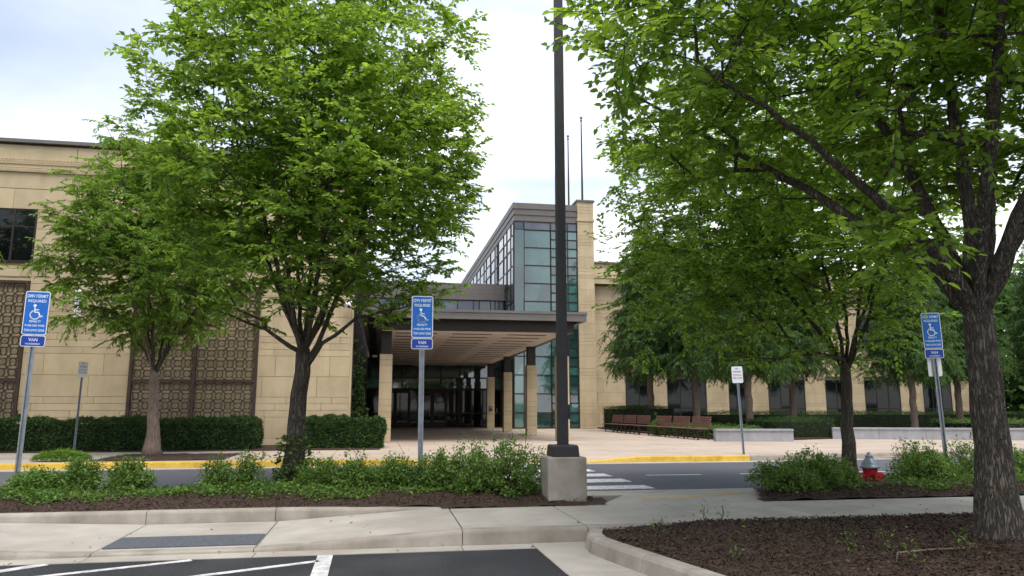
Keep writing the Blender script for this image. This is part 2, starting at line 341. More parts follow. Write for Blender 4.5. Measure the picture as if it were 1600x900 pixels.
# painted markings on the lot and the road (flat paint sheets)
lm = empty('lot_markings', (0, 7, 0)); st(lm)
def stripe(parent, pts, z=.005, name='painted_line'): return MB().prism(pts, .0015, z).build(name, 'white', parent)
def line(parent, a, b, wd, **k):
    a = Vector((*a, 0)); b = Vector((*b, 0)); d = (b-a).normalized(); n = Vector((-d.y, d.x, 0))*wd/2
    return stripe(parent, [(p.x, p.y) for p in (a-n, b-n, b+n, a+n)], **k)
line(lm, (-5.2, 5.2), (-2.86, 7.47), .11)
line(lm, (-4.2, 6.22), (-1.64, 7.44), .075); line(lm, (-3.4, 5.75), (-.5, 7.2), .075); line(lm, (-2.4, 5.3), (-.48, 6.25), .075)
line(lm, (-.46, 7.46), (-.40, 2), .14); line(lm, (-6.0, 7.46), (-6.0, 2), .12)
rm = empty('road_markings', (0, 15, 0)); st(rm)
for v0, v1 in ((12.62, 13.2), (13.84, 14.48), (15.05, 15.68), (16.28, 16.9), (17.5, 18.1)):
    stripe(rm, [(2.25, v0), (4.75, v0), (4.75, v1), (2.25, v1)], name='crosswalk_bar')
for u in (-14.6, -12.6, -10.6, -8.4, -5.35, -3.3, -1.3, .6, 5.5, 7.6, 9.8, 12, 14.2, 16.4): line(rm, (u, 15.12), (u+1.2, 15.12), .09, name='lane_dash')
# front walk with the ramp, kerb and gutter
def zw(u):
    xs = [-9, -5, -2.6, -1.15, .9, 40]; zs = [.15, .12, .03, .03, .15, .15]
    return float(np.interp(u, xs, zs))
walk = st(MB().box(-14, 24, 7.95, 9.45, -.1, -.02).build('front_walk', 'kerb'))
js = [-13.4, -9.8, -7.4, -5.0, -2.6, -1.15, .87, 2.17, 3.6, 5.0, 6.5, 8.1, 9.7, 11.3, 13, 15, 17.5, 20, 23]
for a, b in zip(js, js[1:]):
    back = 9.48 if b <= .9 else 9.33
    MB().prism([(a+.006, 7.9), (b-.006, 7.9), (b-.006, back), (a+.006, back)], -.02, lambda x, y: zw(x) + .008*(y-7.9)).build('slab', 'concrete', walk, bevel=.006)
for i in range(2):                                              # slabs of the connecting walk to the crossing
    MB().prism([(2.75, 9.34), (5.0, 9.34), (5.64, 10.6), (3.5, 10.6)] if i == 0 else [(3.5, 10.61), (5.65, 10.61), (6.28, 11.85), (2.0, 11.85), (2.3, 11.3)], -.05, (lambda x, y: .158 - .02*(y-9.34)) if i == 0 else (lambda x, y: .133 - .09*(y-10.61))).build('slab', 'concrete', walk, bevel=.006)
MB().prism([(2.0, 11.86), (6.3, 11.86), (6.4, 12.3), (2.0, 12.3)], -.05, .012).build('ramp_apron', 'concrete', walk)
yl = [(3.55, 9.95), (4.16, 10.15), (4.79, 10.29), (5.3, 10.5)]
for (a, b), (c, d) in zip(yl, yl[1:]): MB().prism([(a, b-.025), (c, d-.025), (c, d+.025), (a, b+.025)], lambda x, y: .1595 - .02*(y-9.34), lambda x, y: .163 - .02*(y-9.34)).build('painted_line', 'yellow', walk)
def kerb_run(root, us, v0, v1, top, m, name='kerb_stone', base=-.03, back_base=None):
    for a, b in zip(us, us[1:]):
        n = max(2, int((b-a)/.3)); secs = []
        for i in range(n+1):
            u = a + .004 + (b-a-.008)*i/n; z = top(u); vv0 = v0(u) if callable(v0) else v0; wv = v1 - v0 if not callable(v0) else v1
            r = min(.03, max(z*.4, .002))
            secs.append([(u, vv0, base), (u, vv0+.012, max(z-r, .006)), (u, vv0+.02, max(z-r*.3, .007)), (u, vv0+r+.012, max(z, .008)), (u, vv0+wv, max(z, .008)), (u, vv0+wv, base)])
        MB().sweep(secs).build(name, m, root, smooth=False)
fk = st(MB().box(-14, 24, 7.76, 7.88, -.1, -.04).build('front_kerb', 'kerb'))
kerb_run(fk, [-13.4, -9.8, -5.0, -2.6, -1.15, .86, 2.17, 5.0, 8.1, 11.3, 15, 20, 23], 7.74, 7.897, zw, 'kerb')
gut = st(MB().box(-14, 1.96, 7.47, 7.735, -.08, -.03).build('gutter', 'kerb'))
for a, b in zip([-13.4, -8, -5, -2.6, -1.12, .84], [-8, -5, -2.6, -1.12, .84, 1.56]): MB().prism([(a+.004, 7.475), (b-.004, 7.475), (b-.004, 7.735), (a+.004, 7.735)], -.05, lambda x, y: .004 + .01*(7.6-y)).build('slab', 'concrete', gut)
MB().prism([(1.562, 7.735), (2.2, 7.735), (2.2, 6.3), (1.57, 6.3)], -.05, .006).build('slab', 'concrete', gut)
MB().prism([(1.572, 6.29), (2.4, 6.29), (3.0, 2.2), (1.9, 2.2)], -.05, .006).build('slab', 'concrete', gut)
tp = empty('tactile_plate', (-1.86, 8.25, .03)); tag(tp, 'dark grey tactile warning plate set into the sidewalk ramp', 'tactile plate')
MB().prism([(-2.57, 7.96), (-1.16, 7.96), (-1.16, 8.55), (-2.57, 8.55)], .02, lambda x, y: .043 + .008*(y-7.9)).build('plate', 'tactile', tp)
dm = MB()
for i in range(23):
    for j in range(9): dm.lathe((-2.53 + i*.06, 7.995 + j*.063, .043 + .008*(j*.063+.09)), [(.018, 0), (.012, .006)], 6)
o = dm.build('dome_studs', 'tactile', tp); o['kind'] = 'stuff'
# kerb behind the walk that holds the planting bed
bk = st(MB().box(-14, .8, 9.52, 9.62, -.1, .0).build('bed_kerb', 'kerb'))
kerb_run(bk, [-13.4, -9.8, -6.4, -4.5, -2.62, -1.18, .8], 9.49, 9.64, lambda u: .185 if u < -1 else .185 - .02*(u+1), 'kerb', base=-.02)
# near road kerb behind the beds
nk = st(MB().box(-20, 24, 11.98, 12.1, -.1, -.03).build('road_kerb', 'kerb'))
kerb_run(nk, [-20, -17, -14, -11, -8, -5, -2, 1.95], 11.95, 12.12, lambda u: .13 if u < 1 else .13*(1.95-u)/.95+.01, 'kerb')
kerb_run(nk, [6.45, 8, 11, 14, 17, 20, 24], 11.95, 12.12, lambda u: .13, 'kerb')
# planting beds: lumpy mulch
def bed(name, poly_in, zf, u0, u1, v0, v1, step=.12):
    us = np.arange(u0, u1+step, step); vs = np.arange(v0, v1+step, step); idx = {}; V = []; Fc = []
    for i, u in enumerate(us):
        for j, v in enumerate(vs):
            idx[i, j] = len(V); V.append((u, v, zf(u, v) + .012*math.sin(7.1*u+3*v)*math.sin(5.3*v) + rnd.gauss(0, .006)))
    for i in range(len(us)-1):
        for j in range(len(vs)-1):
            if poly_in(us[i]+step/2, vs[j]+step/2): Fc.append((idx[i, j], idx[i+1, j], idx[i+1, j+1], idx[i, j+1]))
    b = MB(); b.add(V, Fc); return st(b.build(name, 'mulch', smooth=True))
zb_l = lambda u, v: .165 + .09*math.sin(max(0, min(1, (v-9.6)/2.3))*math.pi)
bedL = bed('planting_bed', lambda u, v: not (u > 2.0 and v > 9.33 and (v - 9.33) > (3.25-u)*1.35 + .0) , zb_l, -13, 3.2, 9.62, 11.96)
bedL2 = bed('planting_bed', lambda u, v: u < 2.9 - (v-9.36)*.3, lambda u, v: .168, .78, 3.0, 9.36, 9.66, .06)
sb = lambda u, v: max(0, min(1, (u-5-(v-9.35)*.5)/.5))
zb_r = lambda u, v: sb(u, v)*(.04+.08*math.sin(max(0, min(1, (v-9.3)/2.6))*math.pi)) + .135 + (1-sb(u, v))*(.03-.085*max(0, v-10.55))
bedR = bed('planting_bed', lambda u, v: u > 4.98+(v-9.35)*.5, zb_r, 5.02, 23, 9.35, 11.9)
def zi(u, v):                                             # parking island mound
    e = max(0, min(1, (u-2.15-max(0, (6.8-v))*.2)/1.2)); f = max(0, min(1, (7.95-v)/.9))
    return .10 + .14*e*(.35+.65*f) + .05*math.exp(-((u-5.17)**2+(v-5.67)**2)/.5)
isl = bed('island_bed', lambda u, v: u > 2.17 + max(0, (6.7-v))*.225 + max(0, v-7.3)*.2, zi, 2.0, 10, 1.8, 7.74, .1)
ik = empty('island_kerb', (2.2, 6, 0)); st(ik)
path = [(2.12, 7.66), (2.03, 7.40), (2.0, 7.1), (2.06, 6.75), (2.18, 6.2), (2.31, 5.6), (2.46, 4.9), (2.62, 4.1), (2.8, 3.2), (3.0, 2.2)]
for i in range(len(path)-1):
    secs = []
    for k, (u, v) in enumerate(path[i:i+2]):
        a = Vector(path[max(i+k-1, 0)]); b = Vector(path[min(i+k+1, len(path)-1)]); d = (b-a).normalized(); nx, ny = -d.y, d.x     # normal to the island side
        if nx < 0: nx, ny = -nx, -ny
        sh = .003*(1 if k == 0 else -1); u += d.x*sh; v += d.y*sh
        secs.append([(u+nx*s, v+ny*s, z) for s, z in ((0, -.02), (.025, .115), (.045, .138), (.075, .15), (.17, .148), (.18, -.02))])
    MB().sweep(secs).build('kerb_stone', 'kerb', ik)
# far side: gutter pan, yellow kerb, plaza
def vfar(u): return 18.8 + (0 if u < 10 else (.9*min(1, (u-10)/7)**1.5 + max(0, u-17)*.02))
fg = st(MB().box(-60, 10, 18.41, 18.79, -.1, -.04).build('far_gutter', 'kerb'))
us = [-30, -26, -22, -18, -15, -12, -9, -6, -3, 0, 2, 5.2, 7.5, 9.75, 12, 14, 16, 18, 20, 23, 26, 30, 36]
for a, b in zip(us, us[1:]): MB().prism([(a+.004, vfar(a)-.39), (b-.004, vfar(b)-.39), (b-.004, vfar(b)), (a+.004, vfar(a))], -.05, .008).build('slab', 'concrete', fg)
yk = st(MB().box(-30, 9.7, 18.84, 18.95, -.1, -.04).build('far_kerb', 'kerb'))
def zfar(u): return float(np.interp(u, [-40, .7, 2.0, 5.0, 6.6, 60], [.15, .15, .022, .022, .15, .15]))
ya = [-30, -26, -22, -18, -15, -12, -9, -6, -3, -1, .7, 2.0, 3.5, 5.0, 6.6, 8.2, 9.75]
kerb_run(yk, ya, 18.8, 18.97, zfar, 'yellow')
kerb_run(yk, [9.75, 12, 14, 16, 18, 20, 23, 26, 30, 36], vfar, .17, zfar, 'kerb')
pz = st(MB().box(-30, 50, 19.0, 51.3, -.2, .05).build('plaza', 'kerb'))
def zp(x, y): return min(.15, zfar(x) + (y-18.97)*.11) if 0 < x < 7.3 else .15
gu = [-30, -26, -22, -18, -15, -12, -9, -6, -3.6, -1.2, .7, 2.0, 5.0, 6.6, 9.7, 12.8, 16, 19, 22, 26, 30, 36, 44, 50]
gv = [18.972, 20.6, 23.3, 26.2, 29, 32, 35, 38.5, 42, 46.4, 51.4]
for i in range(len(gu)-1):
    for j in range(len(gv)-1):
        a, b, c, d = gu[i]+.006, gu[i+1]-.006, gv[j] + (.006 if j else 0), gv[j+1]-.006
        if b < -1 and c > 26: continue
        if a > 14 and c > 41: continue
        lo = [(a, c if j else vfar(a)+.172), (b, c if j else vfar(b)+.172), (b, d), (a, d)]
        MB().prism(lo, 0, zp).build('slab', 'plaza' if b > -1.3 else 'concrete', pz)
# tree pit by the wing and the bed under the hedges
tpit = bed('tree_pit', lambda u, v: True, lambda u, v: .165, -6.7, -3.7, 19.2, 21.9, .15)
hb = st(MB().box(-30, .05, 23.25, 26.2, .05, .175).build('hedge_bed', 'mulch'))
rb = st(MB().prism([(13.3, 28.2), (15.6, 27.4), (18.6, 28.6), (28, 26.4), (50, 24), (50, 47.3), (13.9, 47.3), (13.3, 40)], .05, .22).build('garden_bed', 'mulch'))

# ------------------------------------------------------------------ buildings
def courses(z0, z1, base=1.1, mod=2.05, thin=.222):
    zs = []; k = math.floor((z0-base)/mod) - 1; z = base + k*mod
    while z < z1:
        zs += [z, z+thin, z+2*thin, z+3*thin, z+3*thin+(mod-3*thin)/2]; z += mod
    zs = [z0] + [q for q in zs if z0+.05 < q < z1-.05] + [z1]
    return zs
def clad(root, u0, u1, z0, z1, v, m='stone', holes=(), big=1.8, small=1.5, th=.06, g=.011):
    """rows of stone panels on a wall that faces -v"""
    zs = courses(z0, z1)
    for r, (a, b) in enumerate(zip(zs, zs[1:])):
        wd = big if b-a > .4 else small; x = u0 - (r*.77 % 1)*wd
        segs = []
        while x < u1: segs.append((max(x, u0), min(x+wd, u1))); x += wd
        for p, q in segs:
            parts = [(p, q)]
            for (h0, h1, k0, k1) in holes:
                if a < k1-.02 and b > k0+.02: parts = [t for (s, e) in parts for t in ((s, min(e, h0)), (max(s, h1), e)) if t[1]-t[0] > .06]
            for s, e in parts: block('stone_panel', root, s+g/2, e-g/2, v, v+th, a+g/2, b-g/2, m)
def glazing(root, u0, u1, z0, z1, v, us, zs, gm, fm='bronze', bar=.06, depth=.12, horiz_only_between=None):
    """panes between mullions on a plane facing -v"""
    us = [u0]+[u for u in us if u0 < u < u1]+[u1]; zs = [z0]+[z for z in zs if z0 < z < z1]+[z1]
    for u in us: block('mullion', root, u-bar/2, u+bar/2, v-depth/2, v+depth/2, z0-.02, z1+.02, fm)
    for z in zs: block('transom', root, u0, u1, v-depth/2+.012, v+depth/2-.012, z-bar/2, z+bar/2, fm)
    for a, b in zip(us, us[1:]):
        for c, d in zip(zs, zs[1:]): pane(root, a, b, c, d, v, gm)
def pane(root, a, b, c, d, v, gm):
    o = block('glass_pane', root, a+.02, b-.02, v-.012, v+.012, c+.02, d-.02, gm); o.rotation_euler = (rnd.gauss(0, .004), 0, rnd.gauss(0, .004)); return o
def lattice(root, u0, u1, z0, z1, v, p=.335, wd=.037):
    nx = max(1, round((u1-u0)/p)); nz_ = max(1, round((z1-z0)/p)); px = (u1-u0)/nx; pz_ = (z1-z0)/nz_; b = MB()
    for i in range(nx):
        for j in range(nz_):
            cx = u0+(i+.5)*px; cz = z0+(j+.5)*pz_; odd = (i+j) % 2
            ax, az = (.40*px, .33*pz_) if odd else (.32*px, .40*pz_)
            ring = [(cx+ax*math.cos(t), v, cz+az*math.sin(t)) for t in [math.pi/8+k*math.pi/4 for k in range(8)]]
            for k in range(8): b.bar(ring[k], ring[(k+1) % 8], wd*.75, .03)
            for sx in (-1, 1):
                for sz in (-1, 1): b.bar((cx+sx*ax*.72, v-.002, cz+sz*az*.72), (cx+sx*px/2, v-.002, cz+sz*pz_/2), wd*.8, .026)
    o = b.build('lattice', 'lattice', root); o['kind'] = 'stuff'; return o
# --- left wing
WV = 26.3
lw = empty('building_wing', (-8, 28, .1), 'long beige stone building wing with brown lattice screens at the left', 'building')
MB().box(-30, -1.07, WV+.065, 50, .05, 8.62).build('wall', 'joint', lw)
MB().box(-30, -1.07, WV+.065, 50, 8.63, 10.16).build('parapet_wall', 'joint', lw)
holes = [(-15.35, -11.35, .3, 5.5), (-15.35, -11.35, 6.12, 7.93), (-8.12, -4.1, .3, 5.5), (-8.12, -4.1, 6.12, 7.93), (-22.6, -18.6, .3, 5.5), (-22.6, -18.6, 6.12, 7.93)]
clad(lw, -24, -1.05, .18, 8.6, WV, holes=holes)
for x in np.arange(-24, -1.1, 2.4*1.9):
    x2 = min(x+2.4*1.9, -1.05)
    block('stone_panel', lw, x+.01, x2-.01, WV, WV+.06, 8.615, 9.16, 'stone'); block('stone_panel', lw, x+.01, x2-.01, WV, WV+.06, 9.62, 10.1, 'stone')
for z, d in ((9.17, .07), (9.32, .035), (9.44, .07)):
    MB().box(-24, -1.0, WV-d, WV+.06, z, z+.12).build('cornice_band', 'stone_trim', lw)
rp = MB()
for z in (9.245, 9.545):
    for x in np.arange(-24, -1.05, .11): rp.bar((x, WV-.06, z-.05), (x+.09, WV-.06, z+.05), .045, .05)
o = rp.build('rope_moulding', 'stone_trim', lw); o['kind'] = 'stuff'
MB().box(-30, -.98, WV-.12, 50, 10.17, 10.30).build('coping', 'metal_grey', lw, bevel=.01)
for (h0, h1, k0, k1) in holes:
    if h0 < -17: continue
    if k0 < 1:
        sc = empty_part = MB()
        for x in (h0+.05, (h0+h1)/2, h1-.05): sc.box(x-.05, x+.05, WV-.07, WV+.03, k0, k1)
        for z in (k0+.04, 2.3, k1-.04): sc.box(h0, h1, WV-.062, WV+.02, z-.045, z+.045)
        fr = sc.build('screen_frame', 'lattice', lw)
        for (a, b) in ((h0+.1, (h0+h1)/2-.05), ((h0+h1)/2+.05, h1-.1)):
            lattice(fr, a, b, k0+.1, 2.25, WV-.03); lattice(fr, a, b, 2.35, k1-.09, WV-.03)
        for z in np.arange(k0, k1, .335): block('stone_panel', lw, h0, h1, WV+.045, WV+.06, z+.004, min(z+.325, k1), 'stone')
        for i in range(int((6.1-5.5)/.1)): block('stone_panel', lw, h0+.01, h1-.01, WV+.02, WV+.062, 5.51+i*.1, 5.597+i*.1, 'stone')
        for i in range(int((8.6-7.95)/.1)): block('stone_panel', lw, h0+.01, h1-.01, WV+.02, WV+.062, 7.95+i*.1, 8.037+i*.1, 'stone')
    else:
        wn_ = MB().box(h0, h1, WV+.06, WV+.064, k0, k1).build('window', 'bronze', lw)
        glazing(wn_, h0+.03, h1-.03, k0+.03, k1-.03, WV+.03, [h0+.7, (h0+h1)/2-.65, (h0+h1)/2+.65, h1-.7], [k0+1.2], 'glass_d', bar=.07, depth=.05)
# glazed flank of the wing along the canopy
def pane_u(root, a, b, c, d, u, gm):
    o = block('glass_pane', root, u-.012, u+.012, a+.02, b-.02, c+.02, d-.02, gm); o.rotation_euler = (0, rnd.gauss(0, .004), rnd.gauss(0, .004)); return o
vv = [26.95]+[29.4+2.45*i for i in range(9)]+[50.3]; zz = [.2, 1.3, 2.6, 3.9, 5.2, 6.5, 7.8, 9.0]
for a in vv: block('mullion', lw, -1.1, -.96, a-.04, a+.04, .18, 9.05, 'bronze')
for z in zz: block('transom', lw, -1.09, -.98, 26.95, 50.3, z-.035, z+.035, 'bronze')
for a, b in zip(vv, vv[1:]):
    for c, d in zip(zz, zz[1:]): pane_u(lw, a, b, c, d, -1.03, 'glass_b')
block('corner_post', lw, -1.05, -.99, WV, WV+.6, .18, 9.1, 'stone_trim')
# --- entrance hall between wing and tower
HV = 51.4
eh = empty('entrance_hall', (4, 52, .15), 'dark glazed entrance hall with doors beneath the canopy', 'building')
MB().box(-.9, 8.3, HV+.2, 64, .1, 9.6).build('wall', 'bronze', eh); MB().box(-1.04, -.86, 50.36, 51.5, .1, 9.9).build('return_wall', 'bronze', eh)
glazing(eh, -.9, 8.3, 2.75, 4.75, HV, [.2, 1.5, 2.8, 4.1, 5.4, 6.7, 7.5], [3.5], 'glass_t', bar=.09)
glazing(eh, 5.4, 8.3, .16, 2.7, HV, [6.2, 7.0, 7.7], [1.1], 'glass_d', bar=.09)
for k, (a, b) in enumerate([(.1, 1.02), (1.06, 1.98), (2.6, 3.52), (3.56, 4.48)]):
    dr = MB()
    dr.box(a, a+.1, HV-.05, HV+.02, .17, 2.6).box(b-.1, b, HV-.05, HV+.02, .17, 2.6).box(a+.1, b-.1, HV-.048, HV+.02, 2.45, 2.6).box(a+.1, b-.1, HV-.048, HV+.02, .17, .42).box(a+.1, b-.1, HV-.046, HV+.02, 1.05, 1.13)
    d = dr.build('door', 'bronze', eh)
    block('glass_pane', d, a+.1, b-.1, HV-.02, HV-.005, 1.13, 2.45, 'glass_d'); block('glass_pane', d, a+.1, b-.1, HV-.02, HV-.005, .42, 1.05, 'glass_d')
    hx = b-.16 if k % 2 == 0 else a+.16
    MB().tube([(hx, HV-.1, .9), (hx, HV-.1, 1.5)], .016, 8).build('handle', 'galv', d)
for a, b in ((-.9, .06), (2.02, 2.56), (4.52, 5.36)): glazing(eh, a, b, .16, 2.7, HV, [], [1.1], 'glass_d', bar=.09)
RV = 50.4
MB().box(-.95, 8.35, RV+.15, 64, 9.6, 9.98).build('roof', 'metal_grey', eh)
for i in range(3): MB().box(-.95, 8.36, RV-.02*(2-i), RV+.2, 8.82+i*.385, 9.195+i*.385).build('fascia_panel', 'metal_grey', eh)
glazing(eh, -.9, 8.3, 8.12, 8.78, RV+.1, [.6, 2.1, 3.6, 5.1, 6.2, 6.6, 7.4, 7.7], [], 'spandrel', bar=.07)
for i in range(2): MB().box(-.95, 8.36, RV, RV+.2, 7.2+i*.45, 7.64+i*.45).build('fascia_panel', 'metal_grey', eh)
MB().box(-.95, 8.34, RV+.1, HV+.2, 4.8, 7.2).build('upper_wall', 'metal_grey', eh)
# --- tower
TV, TU0, TU1, TT = 46.8, 8.4, 12.65, 14.85
tw = empty('glass_tower', (10.5, 60, .15), 'tall glass tower with grey metal roof band beside the stone pier', 'building')
MB().box(TU0+.2, TU1+.6, TV+.3, 78, .1, 13.6).build('wall', 'bronze', tw)
MB().box(TU0+.1, TU1+.6, TV+.1, 78.5, 14.2, 14.8).build('roof', 'metal_grey', tw)
for i in range(3):
    z0 = 13.65+i*.4; d = .05*i
    MB().box(TU0-d, TU1, TV-d, TV+.3, z0, z0+.392).build('fascia_panel', 'metal_grey', tw)
    MB().box(TU0-d, TU0+.3, TV+.302, 78.5, z0, z0+.392).build('fascia_panel', 'metal_grey', tw)
tz = [13.05-1.19*i for i in range(11)]
glazing(tw, TU0, TU1, 13.05, 13.62, TV+.06, [9.05, 10.85, 12.0], [], 'spandrel', bar=.08)
glazing(tw, TU0, 10.85, .2, 13.05, TV+.06, [9.05], tz, 'glass_t', bar=.075)
tz2 = sorted(set([round(z, 3) for z in tz] + [round(z-.595, 3) for z in tz]))
glazing(tw, 10.85, TU1, .2, 13.05, TV+.06, [11.42, 12.0], tz2, 'glass_t', bar=.075)
sv = [TV+.2, 48.0, 49.6, 51.0, 53.4, 54.0, 55.0, 57.4, 59.8, 61.2, 63.6, 66, 68.4, 70.8, 73.2, 75.6, 78]
sz = [.2, 1.5, 3.0, 4.4, 5.9, 7.1, 8.3, 9.48, 10.67, 11.86, 12.75, 13.6]
for a in sv: block('mullion', tw, TU0-.06, TU0+.06, a-.05, a+.05, .18, 13.65, 'bronze')
for z in sz: block('transom', tw, TU0-.048, TU0+.048, TV+.2, 78, z-.035, z+.035, 'bronze')
for a, b in zip(sv, sv[1:]):
    for c, d in zip(sz, sz[1:]): pane_u(tw, a, b, c, d, TU0, 'glass_s')
# stone pier
pr = empty('stone_pier', (13.2, 47.2, .15), 'tall slim beige stone pier beside the glass tower', 'pier')
MB().box(12.7, 13.7, TV-.1, TV+1.2, .1, 15.0).build('wall', 'joint', pr)
zs = courses(.17, 15.1, 1.1, 2.2)
for a, b in zip(zs, zs[1:]): block('stone_block', pr, 12.66, 13.76, TV-.15, TV+1.24, a+.006, b-.006, 'stone')
MB().box(12.6, 13.82, TV-.21, TV+1.3, 13.75, 13.9).build('moulding', 'stone_trim', pr); MB().box(12.58, 13.84, TV-.23, TV+1.32, 15.1, 15.22).build('cap', 'metal_grey', pr)
# --- right wing
RW = 47.5
rw = empty('building_wing', (30, 50, .1), 'beige stone building wing with dark ground floor windows behind the cypress trees', 'building')
MB().box(13.8, 43, RW+.065, 62, .05, 9.6).build('wall', 'joint', rw); MB().box(13.8, 43, RW-.48, 62, 9.61, 11.0).build('parapet_wall', 'joint', rw)
wh = [(16.0, 17.9), (18.9, 21.7), (23.3, 24.9), (26.2, 28.95), (30.5, 32.2), (33.5, 36.3), (38.1, 40.4)]
rh = [(a, b, .5, 3.4) for a, b in wh] + [(a, b, 5.6, 8.0) for a, b in wh[1::2]] + [(16.0, 17.9, 3.4, 4.0)]
clad(rw, 13.8, 43, .2, 9.58, RW, holes=rh, big=1.8, small=1.5)
for x in np.arange(13.8, 43, 4.0): block('stone_panel', rw, x+.01, min(x+4, 43)-.01, RW-.55, RW-.49, 9.62, 10.0, 'stone'); block('stone_panel', rw, x+.01, min(x+4, 43)-.01, RW-.55, RW-.49, 10.15, 10.95, 'stone')
MB().box(13.8, 43, RW-.6, RW-.49, 10.0, 10.07).build('cornice_band', 'stone_trim', rw); MB().box(13.8, 43, RW-.58, RW-.49, 10.08, 10.14).build('cornice_band', 'stone_trim', rw)
MB().box(13.77, 43.1, RW-.66, 62, 10.97, 11.1).build('coping', 'metal_grey', rw)
for i, (a, b, c, d) in enumerate(rh[:-1]):
    wn_ = MB().box(a, b, RW+.06, RW+.064, c, d).build('window', 'bronze', rw)
    glazing(wn_, a+.03, b-.03, c+.03, d-.03, RW+.03, [(a+b)/2] if b-a < 2.2 else [a+(b-a)/3, a+(b-a)*2/3], [c+.9], 'glass_d', bar=.07, depth=.05)
lattice(rw, 16.0, 17.9, 3.42, 4.0, RW-.02, p=.3)
# --- canopy with columns
cn = empty('entrance_canopy', (3.5, 38, .15), 'flat dark metal entrance canopy carried on beige stone columns', 'canopy')
C0, C1, CV0, CV1 = -.75, 7.75, 27.3, 50.3
MB().box(C0, C1, CV0, CV1, 4.93, 5.03).build('roof', 'metal_grey', cn)
for i, (z0, z1) in enumerate(((4.68, 4.80), (4.805, 4.925))):
    b = MB().box(C0+.03, C1-.03, CV0+.03, CV0+.2, z0, z1).box(C0+.03, C0+.2, CV0+.2, CV1, z0, z1).box(C1-.2, C1-.03, CV0+.2, CV1, z0, z1); b.build('fascia_panel', 'metal_grey', cn)
B0, B1 = -.2, 7.35
b = MB().box(B0, B1, CV0+.5, CV0+.75, 4.29, 4.925).box(B0, B0+.22, CV0+.75, CV1, 4.29, 4.925).box(B1-.22, B1, CV0+.75, CV1, 4.29, 4.925); b.build('edge_beam', 'bronze', cn)
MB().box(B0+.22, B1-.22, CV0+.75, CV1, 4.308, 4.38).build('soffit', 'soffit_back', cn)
rows = np.arange(CV0+.76, CV1-.5, 1.35); cols = [(.55, 2.15), (2.75, 4.35), (4.95, 6.55)]
for r in rows:
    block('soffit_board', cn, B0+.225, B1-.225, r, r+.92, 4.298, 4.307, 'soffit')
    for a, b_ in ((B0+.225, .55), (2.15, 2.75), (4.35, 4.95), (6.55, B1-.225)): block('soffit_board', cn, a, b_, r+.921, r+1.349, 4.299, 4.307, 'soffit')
for u in (.2, 7.05):
    for k, v in enumerate((28.65, 34.8, 41.5, 48.0)):
        h = .235; col = MB().box(u-.19, u+.19, v-.19, v+.19, .1, 4.3).build('column', 'bronze', cn)
        zs = [.16, .62, 1.05, 1.27, 1.49, 1.71, 2.35, 2.99, 3.21, 3.42]
        for a, b_ in zip(zs, zs[1:]): block('stone_block', col, u-h, u+h, v-h, v+h, a+.004, b_-.004, 'stone')
for u, v in ((1.2, 49), (3.4, 49), (5.6, 49), (1.2, 44), (3.4, 44)): MB().lathe((u, v, 4.27), [(.07, 0), (.09, .04)], 12).build('downlight', 'lampw', cn)

# ------------------------------------------------------------------ signs, lamps, hydrant, benches, walls
def text_part(parent, m, s, *a):
    t = MB(); text_mb(t, s, *a); return t.build('lettering', m, parent)
def text_mb(mb, s, cx, z, h, wmax, v, mat_=None):
    cu = bpy.data.curves.new('t', 'FONT'); cu.body = s; cu.offset = .012; cu.align_x = 'LEFT'; o = bpy.data.objects.new('t', cu); COL.objects.link(o)
    bpy.context.view_layer.update(); me = o.to_mesh(); P = np.array([tuple(q.co) for q in me.vertices]); fs = [tuple(p.vertices) for p in me.polygons]; o.to_mesh_clear()
    bpy.data.objects.remove(o); bpy.data.curves.remove(cu)
    P[:, 0] -= P[:, 0].min(); P[:, 1] -= P[:, 1].min(); sx = min(wmax/P[:, 0].max(), h/P[:, 1].max()*1.15); sy = h/P[:, 1].max(); W_ = P[:, 0].max()*sx
    mb.add([(cx - W_/2 + x*sx, v, z + y*sy) for x, y, _ in P], fs)
def rrect(w_, h_, r, n=5):
    pts = []
    for cx, cz, a0 in ((w_/2-r, h_/2-r, 0), (-w_/2+r, h_/2-r, 90), (-w_/2+r, -h_/2+r, 180), (w_/2-r, -h_/2+r, 270)):
        for k in range(n+1): a = R(a0+90*k/n); pts.append((cx+r*math.cos(a), cz+r*math.sin(a)))
    return pts
def plate(cx, v0, v1, cz, w_, h_, r):
    mb = MB(); pts = rrect(w_, h_, r); n = len(pts)
    mb.add([(cx+x, v0, cz+z) for x, z in pts] + [(cx+x, v1, cz+z) for x, z in pts], [tuple(range(n)), tuple(range(n, 2*n))[::-1]] + [(i, (i+1) % n, n+(i+1) % n, n+i) for i in range(n)])
    return mb
def ribbon(mb, pts, wd, v):
    for a, b in zip(pts, pts[1:]): mb.bar((a[0], v, a[1]), (b[0], v, b[1]), wd, .0012)
    for p in pts: mb.add([(p[0]+wd/2*math.cos(t), v-.0006, p[1]+wd/2*math.sin(t)) for t in [k*math.pi/5 for k in range(10)]], [tuple(range(10))])
def u_post(u, v, z0, z1, wd=.075):
    s = [(-.5, 0), (-.5, .012), (-.30, .014), (-.22, .36), (.22, .36), (.30, .014), (.5, .012), (.5, 0), (.26, 0), (.18, .30), (-.18, .30), (-.26, 0)]
    return MB().sweep([[(u+x*wd, v+y*wd*1.1, z) for x, y in s] for z in (z0, z1)])
def finish(root, roll=0, yaw=0, pitch=0): root.rotation_euler = (R(pitch), R(roll), R(yaw))
